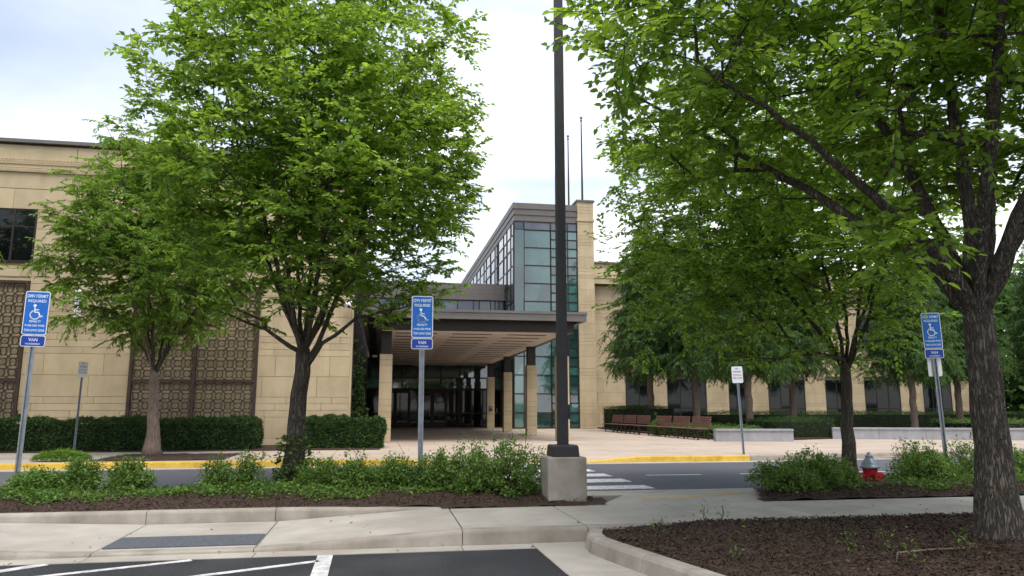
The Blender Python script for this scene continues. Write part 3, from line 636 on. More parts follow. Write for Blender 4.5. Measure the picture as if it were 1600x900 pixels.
def parking_sign(u, v, label, roll, yaw, back_plate=False):
    g = .2; root = empty('parking_sign', (u, v, g), label, 'parking sign', 'reserved parking signs along the planting strip')
    po = u_post(u, v, g-.1, 2.98); pp = po.build('post', 'galv', root)
    y = v-.004; zc = 2.70
    p1 = plate(u, y-.004, y, zc, .315, .62, .03).build('sign_plate', 'sign_white', root)
    plate(u, y-.0055, y-.0041, zc, .293, .598, .022).build('blue_field', 'sign_blue', p1)
    f = y-.007
    for tx in (('DMV PERMIT', u, zc+.218, .046, .265, f), ('REQUIRED', u, zc+.145, .046, .23, f), ('PENALTY', u, zc-.135, .032, .15, f), ('$100-500 FINE', u, zc-.198, .034, .25, f), ('TOW-AWAY ZONE', u, zc-.263, .034, .26, f)): text_part(p1, 'sign_text', *tx)
    wsy = MB(); cx, cz = u-.005, zc+.01
    wsy.add([(cx-.018+.021*math.cos(a), f, cz+.095+.021*math.sin(a)) for a in [k*math.pi/8 for k in range(16)]], [tuple(range(16))])
    ribbon(wsy, [(cx-.016, cz+.065), (cx-.012, cz+.0), (cx+.036, cz+.0), (cx+.062, cz-.062), (cx+.085, cz-.052)], .019, f)
    ribbon(wsy, [(cx-.012, cz+.036), (cx+.034, cz+.036)], .015, f)
    ribbon(wsy, [(cx-.006+.062*math.cos(R(a)), cz-.036+.062*math.sin(R(a))) for a in range(118, 345, 15)], .016, f)
    wsy.build('wheelchair_symbol', 'sign_text', p1)
    p2 = plate(u, y-.004, y, 2.302, .315, .158, .028).build('lower_plate', 'sign_white', root)
    plate(u, y-.0055, y-.0041, 2.302, .296, .139, .02).build('blue_field', 'sign_navy', p2)
    text_part(p2, 'sign_text', 'VAN', u, 2.302-.004, .046, .115, f); text_part(p2, 'sign_text', 'ACCESSIBLE', u, 2.302-.05, .022, .2, f)
    for z in (2.44, 2.96, 2.33): MB().tube([(u, y-.012, z), (u, y+.03, z)], .008, 6).build('bolt', 'galv', root)
    if back_plate:
        p3 = plate(u, v+.03, v+.034, 2.07, .23, .31, .03).build('back_plate', 'sign_white', root)
    finish(root, roll, yaw); return root
parking_sign(-4.86, 11.45, 'blue reserved parking sign with van plate, left one before the lattice screens', .8, 3)
parking_sign(.6, 10.95, 'blue reserved parking sign with van plate in front of the canopy', -.3, 0)
parking_sign(9.44, 11.35, 'blue reserved parking sign with van plate beside the thick right tree trunk', -1.2, -14, True)
def fire_sign(u, v, g, label, yaw, roll, zt):
    root = empty('no_parking_sign', (u, v, g), label, 'street sign', 'small white signs at the far kerb')
    u_post(u, v, g-.1, zt-.05, .07).build('post', 'galv', root); y = v-.004; zc = zt-.225
    p = plate(u, y-.004, y, zc, .305, .45, .03).build('sign_plate', 'sign_white', root)
    f = y-.006; text_part(p, 'dark_text', 'NO', u, zc+.14, .045, .08, f); text_part(p, 'dark_text', 'PARKING', u, zc+.06, .045, .22, f)
    text_part(p, 'red_text', 'STANDING', u, zc-.03, .042, .24, f); text_part(p, 'red_text', 'FIRE LANE', u, zc-.115, .05, .25, f)
    finish(root, roll, yaw); return root
fire_sign(9.72, 19.1, .15, 'small white sign with red lettering on thin post at the end of yellow kerb', -6, -2, 2.52)
fire_sign(-8.37, 23.0, .15, 'small grey white sign seen edge-on before the left hedge', 58, 1, 2.7)
# lamp post
lp = empty('lamp_post', (2.45, 9.95, .17), 'tall dark square lamp post on round concrete base', 'lamp post')
MB().box(2.19, 2.71, 9.69, 10.21, .05, .732).build('concrete_base', 'kerb', lp, bevel=.018)
MB().sweep([[(2.45+a*s, 9.95+b*s, z) for a, b in ((-1, -1), (1, -1), (1, 1), (-1, 1))] for s, z in ((.185, .733), (.175, .86), (.16, .885))]).build('base_cover', 'pole', lp, bevel=.008)
MB().sweep([[(2.45+a*s, 9.95+b*s, z) for a, b in ((-1, -1), (1, -1), (1, 1), (-1, 1))] for s, z in ((.067, .74), (.054, 9.4))]).build('pole', 'pole', lp, bevel=.006)
MB().box(2.525, 2.55, 9.92, 9.98, 1.22, 1.42).build('handhole_cover', 'pole', lp)
MB().box(1.55, 2.37, 9.75, 10.15, 9.22, 9.40).build('lamp_head', 'pole', lp, bevel=.02); MB().box(2.53, 3.35, 9.75, 10.15, 9.22, 9.40).build('lamp_head', 'pole', lp, bevel=.02)
# hydrant
hx, hy, hz = 7.75, 11.0, .12
hd = empty('fire_hydrant', (hx, hy, hz-.05), 'red fire hydrant with silver bonnet among the low shrubs', 'hydrant')
MB().lathe((hx, hy, hz-.06), [(.15, 0), (.15, .04), (.115, .05), (.11, .12), (.105, .3), (.115, .36), (.12, .37)], 24).build('barrel', 'red', hd, smooth=True)
MB().lathe((hx, hy, hz+.31), [(.145, 0), (.145, .03), (.125, .035), (.12, .07), (.095, .12), (.06, .15), (.055, .17), (.06, .175), (.06, .195), (.03, .2), (.028, .24), (.01, .245)], 24).build('bonnet', 'silver', hd, smooth=True)
for a, r_, l_ in ((-90, .06, .17), (0, .045, .17), (180, .045, .17)):
    d = Vector((math.cos(R(a)), math.sin(R(a)), 0)); c = Vector((hx, hy, hz+.19)); o = MB().tube([c+d*.08, c+d*l_, c+d*(l_+.001), c+d*(l_+.04)], [r_*.85, r_*.85, r_*1.15, r_*1.1], 14).build('nozzle', 'red', hd)
    MB().tube([c+d*(l_+.04), c+d*(l_+.065)], .02, 5).build('cap_nut', 'red', o)
# benches: three and three in a line
bl = ['nearest brown bench beside the grey low wall', 'second brown bench from the grey low wall', 'third brown bench from the grey low wall, before the green gap', 'brown bench just past the shrub gap in the row', 'second to last brown bench towards the stone pier', 'last brown bench of the row, nearest the stone pier']
for i, v0 in enumerate((28.2, 30.15, 32.1, 34.6, 36.5, 38.4)):
    u = 12.9 - .05*(v0-28.2)/2; b = empty('bench', (u, v0+.9, .15), bl[i], 'bench', 'brown benches in a row on the plaza')
    for k in range(4): MB().box(u-.42+k*.115, u-.32+k*.115, v0+.03, v0+1.83, .57, .60).build('seat_slat', 'bench', b)
    for k in range(5): MB().sweep([[(u+.07+.012*k+dx, v, .66+k*.085+dz) for dx, dz in ((0, 0), (.03, 0), (.04, .07), (.01, .07))] for v in (v0+.03, v0+1.83)]).build('back_slat', 'bench', b)
    for v in (v0+.2, v0+1.6):
        MB().box(u-.38, u-.33, v, v+.05, .15, .57).box(u+.06, u+.11, v, v+.05, .15, .62).box(u-.38, u+.1, v, v+.05, .52, .568).build('leg', 'bronze', b)
# low grey garden walls
def low_wall(name, pts, h, label, cap='kerb'):
    root = empty(name, (*pts[0], .15), label, 'low wall', 'low grey precast garden walls')
    for a, b in zip(pts, pts[1:]):
        n = max(1, round((Vector(b)-Vector(a)).length/2.0)); a_ = Vector((*a, 0)); d = (Vector((*b, 0))-a_)/n; nn = Vector((-d.y, d.x, 0)).normalized()*.18; g = d.normalized()*.006
        for k in range(n):
            q = [a_+d*k+g-nn, a_+d*(k+1)-g-nn, a_+d*(k+1)-g+nn, a_+d*k+g+nn]
            MB().prism([(p.x, p.y) for p in q], .1, .15+h-.07).build('wall_block', 'bluewall', root)
            q = [a_+d*k+g*.3-nn*1.25, a_+d*(k+1)-g*.3-nn*1.25, a_+d*(k+1)-g*.3+nn*1.25, a_+d*k+g*.3+nn*1.25]
            MB().prism([(p.x, p.y) for p in q], .15+h-.068, .15+h).build('cap_stone', 'bluewall', root)
low_wall('garden_wall', [(12.65, 27.15), (15.55, 26.6)], .47, 'short low grey wall beside the nearest bench')
low_wall('garden_wall', [(18.5, 28.6), (25.2, 26.1), (36, 22.2)], .47, 'long low grey wall behind the hydrant and right tree trunk')
low_wall('garden_wall', [(18.55, 29.2), (20.5, 32.5)], .42, 'low grey wall end running back from the long garden wall')
# wall lamps
def sconce(u, v, z, label, s=1):
    root = empty('wall_lamp', (u, v, z), label, 'wall lamp', 'white wall lamps on the stone wings')
    MB().box(u-.06, u+.06, v-.03, v, z+.1, z+.8*s).build('bracket', 'galv', root); MB().lathe((u, v-.14, z), [(.06, 0), (.11, .02), (.11, .9*s), (.06, .93*s)], 16).build('shade', 'lampw', root)
sconce(15.25, RW, 3.8, 'white upright wall lamp on the right wing beside the stone pier'); sconce(22.4, RW, 3.8, 'white upright wall lamp on the right wing behind cypress branches')
sconce(-9.8, WV, 4.3, 'white wall lamp on the left wing between the lattice screens')
fl = empty('flood_lamp', (-1.0, 26.1, 4.85), 'white floodlight on the corner of the left wing by the canopy', 'flood lamp')
MB().tube([(-1.12, 26.3, 4.9), (-1.1, 26.05, 4.95)], .02, 8).build('arm', 'lampw', fl); MB().sweep([[(-1.1+a*s, 26.0+b*s*.8, z) for a, b in ((-1, -1), (1, -1), (1, 1), (-1, 1))] for s, z in ((.2, 4.86), (.2, 4.93), (.08, 5.06))]).build('lamp_head', 'lampw', fl)
bx = empty('call_box', (7.0, 47.7, 1.2), 'small dark call box on the rear canopy column', 'call box'); MB().box(6.93, 7.13, 47.68, 47.76, 1.25, 1.6).build('case', 'pole', bx); MB().box(6.96, 7.1, 47.665, 47.68, 1.42, 1.56).build('panel', 'galv', bx)
# flag poles on the tower roof
for u, v, z0, z1, lab in ((13.2, 47.3, 15.2, 21.2, 'taller slim flagpole rising from the stone pier'), (13.1, 50.6, 14.7, 21.1, 'shorter looking slim flagpole behind the stone pier')):
    f = empty('flagpole', (u, v, z0), lab, 'flagpole', 'flagpoles above the tower')
    MB().tube([(u, v, z0), (u, v, z1)], [.075, .04], 10).build('pole', 'pole', f); MB().lathe((u, v, z1), [(.02, 0), (.09, .05), (.11, .11), (.09, .17), (.02, .21)], 12).build('finial', 'silver', f, smooth=True); MB().lathe((u, v, z1-.14), [(.09, 0), (.1, .05), (.05, .08)], 10).build('truck', 'silver', f)
MB_twig = MB().tube([(3.75, 5.1, .25), (3.95, 5.35, .265), (4.3, 5.42, .265), (4.6, 5.40, .27), (4.85, 5.45, .275)], [.006, .008, .009, .008, .004], 6); o = MB_twig.build('fallen_twig', 'dry', smooth=True); tag(o, 'thin dry fallen twig lying on the dark mulch by the trunk', 'twig')

# ------------------------------------------------------------------ shrubs, hedges, ground cover, mulch chips
def bush(u, v, g, r, h, label, seed, n=150, leaf=.05, lm='leaf_bush', group='low shrubs in the planting strips', name='shrub', per=22, aspect=.5, shoots=3, sparse=1.0):
    q = np.random.default_rng(seed); root = empty(name, (u, v, g), label, 'shrub', group); st_ = MB(); B = []; D = []; N = []; LN = []
    c = np.array([u, v, g])
    ph = q.uniform(0, 6.28, 3)
    for k in range(n + shoots):
        a = q.uniform(0, 6.28); el = math.asin(q.uniform(-.05, 1)); rr = q.random()**(.33*sparse)*(1+.18*math.sin(3*a+ph[0])+.12*math.sin(5*a+ph[1])+.1*math.sin(4*el+ph[2]))
        if k >= n: rr *= q.uniform(1.05, 1.2); el = q.uniform(.7, 1.5)
        p = c + np.array([r*rr*math.cos(a)*math.cos(el), r*rr*math.sin(a)*math.cos(el), .05+h*rr*math.sin(el)])
        d0 = p - c - np.array([0, 0, .0]); d0 /= np.linalg.norm(d0); d = d0*.7 + np.array([0, 0, .3]) + q.normal(0, .5, 3); d /= np.linalg.norm(d)
        ln = q.uniform(.07, .13)
        if k % 3 == 0 or k >= n: st_.tube([c + q.normal(0, .03, 3)*[1, 1, 0], (c+p)/2 + q.normal(0, .03, 3), p, p+d*ln], [.007, .005, .004, .002], 3, cap=False)
        m = per; t = q.random(m)
        B.append(p + d*(t*ln)[:, None] + q.normal(0, .034, (m, 3))); D.append(d*.5 + q.normal(0, .6, (m, 3))); N.append(np.array([0, -.2, 1]) + q.normal(0, .5, (m, 3))); LN.append(leaf*q.uniform(.6, 1.2, m))
    B, D, N, LN = map(np.concatenate, (B, D, N, LN)); V, F = leaf_geo(B, D, N, LN, LN*aspect)
    st_.build('stems', 'twig', root); link('foliage', np_mesh('foliage', V, F, lm, (u, v, g)), root)
    return root
spots = [(-6.6, 11.1, .42, .25, 'low shrub at the far left edge of the planting strip'), (-5.6, 11.2, .36, .26, 'low shrub left of the left sign post'), (-4.5, 11.2, .32, .25, 'low shrub just right of the left sign post'),
    (-3.98, 11.3, .26, .45, 'upright shrub second right of the left sign post'), (-3.38, 11.3, .25, .38, 'small rounded shrub alone on the grass gap left of the elm'), (-2.25, 11.45, .28, .5, 'sparse leggy shrub left of the elm trunk'), (-1.85, 11.4, .26, .6, 'taller leggy shrub touching the elm trunk on the left'),
    (-.78, 11.2, .3, .34, 'rounded shrub right of the elm trunk'), (-.32, 11.1, .38, .44, 'rounded shrub halfway between elm trunk and middle sign'), (.28, 11.05, .3, .38, 'low shrub just left of the middle sign post'),
    (.88, 10.85, .34, .5, 'shrub just right of the middle sign post'), (1.38, 10.6, .5, .64, 'large bright shrub left of the lamp base shrub'), (1.86, 10.4, .48, .72, 'tallest bright shrub right beside the concrete lamp base'),
    (5.85, 10.2, .45, .40, 'leftmost shrub of the right planting strip by the walkway'), (6.35, 10.35, .48, .46, 'shrub left of the slim tree behind it'), (6.7, 10.45, .36, .34, 'shrub in front of the slim tree trunk'),
    (8.62, 10.8, .42, .46, 'shrub directly right of the red hydrant'), (8.85, 11.2, .45, .52, 'shrub left of the right sign post'), (9.75, 11.1, .55, .60, 'full shrub right of the right sign post'), (10.8, 11.1, .5, .48, 'shrub half hidden by the thick trunk'), (11.7, 11.2, .5, .45, 'shrub at the right edge of the picture')]
for i, (u, v, r, h, lab) in enumerate(spots): bush(u, v, .2, r*.93, h*.84, lab, 100+i, n=200 if 'leggy' not in lab else 90, sparse=1 if 'leggy' not in lab else 2)
def scatter_cover(name, label, n, fn, lm, leaf, asp, cat, seed, hmax):
    q = np.random.default_rng(seed); P = fn(q, n); m = len(P); nn = np.array([0, -.15, 1]) + q.normal(0, .55, (m, 3)); D = q.normal(0, 1, (m, 3)); D[:, 2] = np.abs(D[:, 2])*.3
    LN = leaf*q.uniform(.6, 1.25, m); V, F = leaf_geo(P, D, nn, LN, LN*asp); me = np_mesh(name, V, F, lm); o = link(name, me); tag(o, label, cat, kind='stuff'); return o
def cov_l(q, n):
    u = q.uniform(-12, 2.15, n*3); v = q.uniform(9.95, 11.95, n*3); d = np.sin(u*2.3)*.14 + np.sin(u*5.1+1)*.08 + .1*np.sin(u*9.7)
    k = (v > 10.2 + d + .25*np.exp(-((u+2.8)/.5)**2)) & (q.random(n*3) < .35 + .65*(np.sin(u*3.7+v*4)*.5+.5)); k &= ~((u > 1.9) & (v < 10.3)); u, v = u[k][:n], v[k][:n]; amp = .04 + .07*(np.sin(u*1.9+v)*.5+.5)
    return np.stack([u, v, np.array([zb_l(a, b) for a, b in zip(u, v)]) + q.random(len(u))**1.3*amp*np.clip((v-10)/.4, .2, 1)], 1)
scatter_cover('ground_cover', 'green trailing ground cover across the left planting strip', 30000, cov_l, 'leaf_cover', .05, .6, 'ground cover', 5, .3)
def cov_r(q, n):
    u = q.uniform(5.1, 16, n*3); v = q.uniform(9.6, 11.9, n*3); d = np.sin(u*2.9)*.1 + .08*np.sin(u*7)
    k = (v > 9.85 + d) & (u > 5.3+(v-9.35)*.5) & ~((np.abs(u-7.45) < .42) & (v > 10.15)) & (q.random(n*3) < .35 + .65*(np.sin(u*3.1+v*4)*.5+.5)); u, v = u[k][:n], v[k][:n]; amp = .05 + .08*(np.sin(u*2.3+v)*.5+.5)
    return np.stack([u, v, np.array([zb_r(a, b) for a, b in zip(u, v)]) + q.random(len(u))**1.3*amp*np.clip((v-9.7)/.4, .2, 1)], 1)
scatter_cover('ground_cover', 'green trailing ground cover around the hydrant', 20000, cov_r, 'leaf_cover', .05, .6, 'ground cover', 6, .3)
def ivy(q, n):
    a = q.uniform(0, 6.28, n); z = q.random(n)**1.8*.75; r = .17 + .06*q.random(n) + .12*(1-z/.75)*q.random(n)
    return np.stack([-1.3+r*np.cos(a), 12.3+r*np.sin(a), .2+z], 1)
o = scatter_cover('ivy', 'green ivy climbing the foot of the elm trunk', 900, ivy, 'leaf_cover', .07, .8, 'ivy', 7, .3)
def lime(q, n):
    a = q.uniform(0, 6.28, n); r = q.random(n)**.5; h = .24*np.sqrt(np.maximum(0, 1-r**2))*q.random(n)**.4
    return np.stack([-7.35+.62*r*np.cos(a), 19.55+.35*r*np.sin(a), .16+h], 1)
scatter_cover('grass_clump', 'lime green grass clump beside the yellow kerb', 5000, lime, 'leaf_lime', .11, .14, 'grass', 8, .3)
def chips(name, label, n, ur, vr, zf, ok, seed, s=1):
    q = np.random.default_rng(seed); u = q.uniform(*ur, n); v = q.uniform(*vr, n); k = np.array([ok(a, b) for a, b in zip(u, v)]); u, v = u[k], v[k]; m = len(u)
    P = np.stack([u, v, np.array([zf(a, b) for a, b in zip(u, v)]) + q.uniform(.004, .024, m)], 1); D = q.normal(0, 1, (m, 3)); D[:, 2] *= .25; N = np.array([0, 0, 1]) + q.normal(0, .45, (m, 3)); LN = s*q.uniform(.012, .045, m)
    V, F = leaf_geo(P, D, N, LN, LN*q.uniform(.2, .5, m)+.004, fold=.3); me = np_mesh(name, V, F, 'chip'); o = link(name, me); tag(o, label, 'mulch', kind='stuff')
chips('mulch_chips', 'dark brown bark chips on the parking island', 46000, (2.2, 9.5), (3.0, 7.74), zi, lambda u, v: u > 2.25 + max(0, (6.7-v))*.2, 3)
chips('mulch_chips', 'dark brown bark chips along the left planting strip', 9000, (-9, 3.0), (9.66, 10.6), zb_l, lambda u, v: u < 2.1 or v < 9.33 + (3.25-u)*1.3, 4)
chips('mulch_chips', 'dark brown bark chips along the right planting strip', 9000, (5.05, 13), (9.37, 10.3), zb_r, lambda u, v: u > 5.03+(v-9.35)*.5, 6)
wl_lab = ['weed sprout nearest the island kerb', 'yellow green weed sprout left of centre on the mulch', 'weed sprout far back on the island by the walk', 'small weed sprout right of the two back sprouts', 'weed sprout near the fallen twig', 'tiny weed sprout in the island middle', 'spiky weed sprout at the right before the trunk', 'tiny weed sprout at the bottom of the island']
for i, (px_u, px_v, h) in enumerate(((2.62, 6.95, .06), (2.88, 5.85, .11), (3.3, 7.4, .05), (3.5, 7.4, .05), (4.0, 5.6, .06), (3.6, 5.45, .05), (4.45, 5.25, .11), (3.85, 5.1, .05))):
    bush(px_u, px_v, zi(px_u, px_v), h*.5, h, wl_lab[i], 300+i, n=5, leaf=.038, lm='leaf_lime', group='weed sprouts on the mulch', name='weed_sprout', per=5, aspect=.3, shoots=1)
def hedge(u0, u1, v0, v1, z0, z1, label, seed, n=16000, leaf=.05, lm='leaf_hedge', rot=None):
    q = np.random.default_rng(seed); cx, cy = (u0+u1)/2, (v0+v1)/2; root = empty('hedge', (cx, cy, z0), label, 'hedge', 'clipped dark hedges before the buildings')
    s = np.array([u1-u0, v1-v0, z1-z0]); P = []; N = []
    ar = [s[0]*s[2], s[1]*s[2], s[1]*s[2], s[0]*s[1]*1.2]; pr_ = np.array(ar)/sum(ar); f = q.choice(4, n, p=pr_); a = q.random(n); b = q.random(n); dpt = q.random(n)**2*.08
    X = np.where(f == 0, u0+a*s[0], np.where(f == 1, u0+dpt, np.where(f == 2, u1-dpt, u0+a*s[0]))); Y = np.where(f == 0, v0+dpt, np.where(f == 3, v0+b*s[1], v0+b*s[1])); Z = np.where(f == 3, z1-dpt, z0+(a if False else q.random(n))*s[2])
    nr = np.array([[0, -1, 0], [-1, 0, 0], [1, 0, 0], [0, 0, 1]])[f].astype(float)
    lum = .07*np.sin(X*3.1+seed)*np.sin(Z*5+X) + .05*np.sin(X*7.3+Y*5) + .03*np.sin(X*13+Z*9); P = np.stack([X, Y, Z], 1) + nr*lum[:, None] + q.normal(0, .02, (n, 3))
    ex = np.minimum(np.minimum(X-u0, u1-X), (z1-Z)); P[:, 1] += np.where(f == 0, np.clip(.08-(z1-Z), 0, .08), 0); P[:, 2] -= np.where(f == 3, np.clip(.06-(Y-v0), 0, .06)*.5 + np.clip(.1-np.minimum(X-u0, u1-X), 0, .1)*.6, 0)
    D = nr*.5 + q.normal(0, .6, (n, 3)) + [0, 0, .35]; LN = leaf*q.uniform(.6, 1.3, n); V, F = leaf_geo(P, D, nr+q.normal(0, .5, (n, 3)), LN, LN*.35)
    MB().box(u0+.1, u1-.1, v0+.1, v1-.1, z0, z1-.1).build('shade_core', 'core', root); link('foliage', np_mesh('foliage', V, F, lm, (cx, cy, z0)), root)  # solid near-black box stands in for the shade inside the hedge
    return root
hedge(-22, -3.65, 23.65, 25.1, .17, 1.02, 'long dark clipped hedge along the left wing', 21, 70000, .075)
hedge(-2.35, .12, 24.0, 25.2, .17, 1.05, 'short clipped hedge at the wing corner by the canopy column', 22, 20000, .07)
hedge(13.9, 15.6, 38, 46, .2, 1.5, 'dark tall hedge at the foot of the right wing by the pier', 23, 9000, .07)
hedge(15.9, 18.6, 28.5, 31.5, .2, .95, 'low dark hedge block between the two grey walls', 24, 9000, .06)
hedge(19.5, 46, 41.5, 44, .2, 1.15, 'long low dark hedge under the right wing windows', 25, 22000, .07)
hedge(13.5, 15.4, 28.4, 36, .2, .62, 'low green hedge strip behind the benches', 26, 9000, .07, 'leaf_bush')
hedge(25, 44, 27.8, 31, .2, .85, 'low green hedge behind the long grey wall', 27, 16000, .07, 'leaf_bush')
bush(13.0, 33.9, .15, .35, .75, 'small green shrub filling the gap between the bench groups', 330, n=110, leaf=.07, name='shrub', group=None)
rootv = bush(-.78, 27.4, .15, .26, 3.2, 'tall narrow dark evergreen against the glass at the wing corner', 331, n=260, leaf=.09, lm='leaf_hedge', name='shrub', group=None)

# fallen leaves and bits on the walk, gutter and plaza
q = np.random.default_rng(41); u = np.concatenate([q.uniform(-5, 9, 90), q.uniform(-3, 12, 20)]); v = np.concatenate([q.uniform(7.5, 9.3, 40), q.uniform(7.4, 7.75, 50), q.uniform(19.2, 24, 20)])
z = np.array([(zw(a)+.008*(b-7.9)+.012) if 7.9 < b < 9.4 else (.02 if b < 7.74 else (.165 if b > 19 else zw(a)+.012)) for a, b in zip(u, v)]); k = ~((u > 2) & (v < 7.9)); u, v, z = u[k], v[k], z[k]; n = len(u)
D = q.normal(0, 1, (n, 3)); D[:, 2] *= .1; LN = q.uniform(.02, .06, n); Vv, Ff = leaf_geo(np.stack([u, v, z], 1), D, np.array([0, 0, 1]) + q.normal(0, .2, (n, 3)), LN, LN*.5)
tag(link('leaf_litter', np_mesh('leaf_litter', Vv, Ff, 'dry')), 'scattered dry leaf bits on the concrete walk', 'leaf litter', kind='stuff')

# ------------------------------------------------------------------ trees
A3 = lambda *p: [np.array(q, float) for q in p]
# left elm
lt_tr = A3((-1.30, 12.3, .15), (-1.28, 12.3, .8), (-1.27, 12.3, 1.6), (-1.22, 12.3, 2.25))
lt_l = []
q = np.random.default_rng(3)
for k in range(9):
    a = k*2*math.pi/9 + q.uniform(-.2, .2); r = q.uniform(1.3, 2.3); zt = q.uniform(6.2, 7.8); z0 = 1.95 + .3*(k % 3)/2
    lt_l.append(A3((-1.2, 12.3, z0), (-1.2+.28*math.cos(a), 12.3+.28*math.sin(a), z0+.65), (-1.2+.5*r*math.cos(a), 12.3+.5*r*math.sin(a), z0+2.1), (-1.2+r*math.cos(a), 12.3+r*math.sin(a), zt)))
lt_l.append(A3((-1.2, 12.3, 1.9), (-.9, 12.2, 2.4), (-.4, 12.0, 2.8), (.5, 11.9, 3.0))); lt_l.append(A3((-1.2, 12.3, 2.1), (-1.8, 12.2, 2.6), (-2.6, 12.1, 2.9)))
lt_l.append(A3((-1.2, 12.3, 2.2), (-1.15, 12.3, 3.5), (-1.3, 12.3, 5.5), (-1.25, 12.3, 8)))
att = crown_pts(1500, (-1.12, 12.3, 5.8), 2.85, 2.8, 3.5, 31, power=.4, lump=.11, zmin=2.7, shape=lambda p, g: p[2] > 3.4 or g.random() < .6)
make_tree('elm_tree', 'large leafy elm with grey trunk left of centre in the planting strip', 'tree', lt_tr, .165, lt_l, att, (.11, .58), 'bark', 'leaf', seed=4, twigs=5, per=10, twig_len=.36, droop=.2, spread=1.0, limb_r=.085, flare=1.25)
# right elm on the island
rt_tr = A3((5.17, 5.67, .1), (5.18, 5.68, .8), (5.2, 5.7, 1.6), (5.22, 5.72, 2.15))
b0 = (5.22, 5.72, 2.15)
rt_l = [A3(b0, (5.1, 5.9, 2.9), (5.0, 6.3, 3.9), (4.75, 6.7, 4.9), (4.3, 7.1, 6.1), (4.0, 7.4, 7.2)), A3(b0, (4.85, 5.65, 2.65), (4.2, 5.6, 3.2), (3.4, 5.6, 3.8), (2.6, 5.6, 4.3)), A3(b0, (5.25, 5.75, 3.2), (5.3, 5.9, 4.76), (5.3, 5.9, 6.6), (5.3, 6.1, 8.4)),
    A3(b0, (5.55, 5.9, 2.9), (6.1, 6.3, 4.3), (6.6, 6.7, 5.6), (7.1, 7.2, 7.4)), A3(b0, (5.5, 5.6, 2.75), (6.1, 5.5, 3.7), (7.0, 5.4, 5.2), (7.9, 5.2, 6.5)), A3(b0, (5.35, 6.15, 2.9), (5.8, 7.4, 4.5), (6.1, 8.6, 6.2)),
    A3(b0, (5.1, 5.45, 2.9), (4.85, 4.9, 4.0), (4.55, 4.2, 5.4), (4.4, 3.7, 6.6)), A3(b0, (5.4, 5.4, 3.0), (5.8, 4.8, 4.4), (6.2, 4.0, 6.0)), A3(b0, (4.9, 6.05, 2.75), (4.3, 6.8, 3.6), (3.5, 7.8, 4.6), (2.9, 8.5, 5.4)), A3(b0, (5.65, 6.1, 2.7), (6.6, 7.0, 3.6), (7.9, 7.9, 4.8))]
def rt_ok(p, g):
    dx, dy = p[0]-5.3, p[1]-5.9; r = math.hypot(dx, dy)
    low = 2.7 + .42*r + .5*max(0, 1.4-r)                   # underside of the crown rises outwards
    if p[2] < low: return False
    if p[1] < 4.6 and p[2] < 3.9 + (4.6-p[1])*.5: return False
    return True
att = crown_pts(1350, (5.45, 6.0, 5.5), 4.1, 3.3, 3.8, 33, power=.38, lump=.13, shape=rt_ok)
extra = np.array([(3.6, 5.2, 2.62), (3.75, 5.1, 2.6), (3.95, 5.2, 2.52), (4.05, 5.2, 2.66), (4.2, 5.2, 2.66), (4.35, 5.1, 2.7), (4.5, 5.3, 2.85), (4.1, 5.5, 2.9), (4.2, 5.3, 2.75)])
make_tree('elm_tree', 'thick trunked elm on the mulched island at the right', 'tree', rt_tr, .168, rt_l, np.concatenate([att, extra]), (.092, .6), 'bark2', 'leaf_near', seed=6, twigs=5, per=12, twig_len=.44, droop=.25, fancy=True, limb_r=.135, flare=1.6, sides=16)
# slim elm behind the right strip
mt_tr = A3((7.87, 11.7, .15), (7.87, 11.7, .8), (7.9, 11.7, 1.5), (7.92, 11.7, 1.95)); b0 = (7.92, 11.7, 1.95); mt_l = []
for k in range(8):
    a = k*2*math.pi/8 + q.uniform(-.25, .25); r = q.uniform(1.2, 2.3); zt = q.uniform(5.0, 6.6)
    mt_l.append(A3(b0, (7.92+.25*math.cos(a), 11.7+.25*math.sin(a), 2.5), (7.8+.5*r*math.cos(a), 11.7+.5*r*math.sin(a), 3.7), (7.6+r*math.cos(a), 11.7+r*math.sin(a), zt)))
att = crown_pts(1000, (6.75, 11.7, 4.45), 3.35, 2.5, 2.8, 35, power=.45, lump=.17, zmin=2.2, shape=lambda p, g: p[2] > 3.0 or g.random() < .5)
make_tree('elm_tree', 'slim elm behind the shrubs left of the hydrant', 'tree', mt_tr, .125, mt_l, att, (.10, .58), 'bark2', 'leaf', seed=8, twigs=5, per=11, twig_len=.4, droop=.22, limb_r=.07, flare=1.25)
# small-leaved tree before the left wing
sm_tr = A3((-5.88, 21.4, .12), (-5.9, 21.4, .9), (-5.95, 21.4, 1.7), (-5.97, 21.4, 2.2)); b0 = (-5.97, 21.4, 2.2); sm_l = []
for k in range(8):
    a = k*2*math.pi/8 + q.uniform(-.25, .25); r = q.uniform(1.3, 2.4); zt = q.uniform(5.0, 8.4)
    sm_l.append(A3(b0, (-5.97+.3*math.cos(a), 21.4+.3*math.sin(a), 2.9), (-6+.55*r*math.cos(a), 21.4+.55*r*math.sin(a), 4.2), (-6.1+r*math.cos(a), 21.4+r*math.sin(a), zt)))
att = crown_pts(760, (-6.25, 21.4, 6.0), 2.75, 2.6, 3.7, 37, power=.45, lump=.25, zmin=3.2, shape=lambda p, g: math.hypot(p[0]+6.1, (p[1]-21.4)) < 3.2 - max(0, p[2]-5.5)*.45)
small = make_tree('willow_oak_tree', 'small fine leaved tree in the mulch pit before the left wing', 'tree', sm_tr, .17, sm_l, att, (.13, .38), 'bark3', 'leaf_small', branch_m='bark2', seed=9, twigs=6, per=14, twig_len=.42, droop=.5, limb_r=.08, flare=1.7, flat=.9)
c = copy_tree(small); c.location = (-13.6, 21.6, .12); c.rotation_euler[2] = 2.2; c['label'] = 'small fine leaved tree mostly beyond the left picture edge'
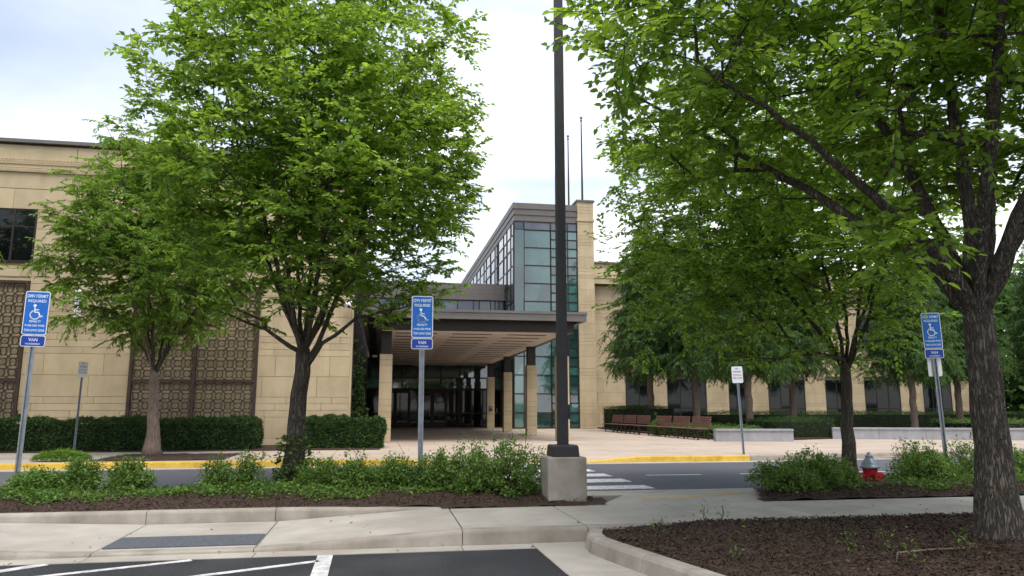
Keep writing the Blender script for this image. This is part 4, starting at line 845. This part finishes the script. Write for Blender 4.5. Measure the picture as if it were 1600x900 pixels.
# cypress row before the right wing
def cyp_shape(p, g): return math.hypot(p[0], p[1]) < 2.75*(1-(p[2]-2.2)/10.6)**.75*(.85+.3*g.random()) + .15
def cypress(seed, H, label):
    tr = A3((0, 0, .1), (.02, 0, 1.0), (0, .02, 2.4), (.03, 0, 5), (0, 0, 8), (0, 0, H-.8)); g = np.random.default_rng(seed)
    ls = []
    for k in range(16):
        z = 3.0 + k*.48; a = k*2.4 + g.uniform(-.3, .3); r = 2.3*(1-(z-2.2)/(H+1)); ls.append(A3((0, 0, z), (.4*r*math.cos(a), .4*r*math.sin(a), z+.35), (r*math.cos(a), r*math.sin(a), z+.55)))
    att = crown_pts(900, (0, 0, 7.2), 3.0, 3.0, 6.2, seed, power=.5, lump=.2, zmin=3.3, shape=cyp_shape)
    return make_tree('cypress_tree', label, 'tree', tr, .2, ls, att, (.20, .26), 'bark3', 'leaf_cyp', branch_m='bark2', group='bald cypresses before the right wing', seed=seed, twigs=5, per=13, twig_len=.65, droop=.7, limb_r=.05, flare=1.5, flat=.9, tilt=.8)
cy = [cypress(51, 12.6, 'bald cypress nearest the stone pier, behind the far benches'), cypress(52, 11.6, 'bald cypress behind the bench row, second from the pier')]
cy[0].location = (14.75, 39.5, .2); cy[1].location = (16.5, 37.5, .2)
for i, (u, v, s, lab) in enumerate(((16.15, 31, .86, 'bald cypress behind the short grey wall and small white sign'), (22.1, 37.5, 1, 'bald cypress seen left of the slim elm trunk, before the wing windows'), (24.3, 31, .84, 'bald cypress rising behind the long grey wall left of the right sign'),
        (31.0, 36, .95, 'bald cypress just left of the thick right trunk, far back'), (37.5, 36, 1, 'bald cypress right of the thick trunk near the wing end'), (33.5, 28.5, .9, 'bald cypress behind the long wall at the right edge'), (45, 40, 1.1, 'bald cypress beyond the end of the right wing'), (41.5, 33, 1, 'bald cypress farthest right beside the garden bed'))):
    c = copy_tree(cy[i % 2]); c.location = (u, v, .2); c.rotation_euler[2] = 1.3*i+.6; c.scale = (s, s, s); c['label'] = lab
# far wood closing the view at the right
q = np.random.default_rng(77); V = []; n = 60000
cx = q.uniform(0, 1, 170); cl = np.stack([45 + 40*cx, 56 - 30*cx + q.normal(0, 3, 170), q.uniform(1, 11, 170)], 1); k = q.integers(0, 170, n)
P = cl[k] + q.normal(0, 1, (n, 3))*[2.3, 2.3, 1.7]; P[:, 2] = np.maximum(P[:, 2], .1); LN = q.uniform(.4, .9, n)
Vv, Ff = leaf_geo(P, q.normal(0, 1, (n, 3)), np.array([0, 0, 1]) + q.normal(0, .6, (n, 3)), LN, LN*.6)
tag(link('far_wood', np_mesh('far_wood', Vv, Ff, 'leaf_cyp')), 'dark green wood beyond the end of the right wing', 'wood', kind='stuff')
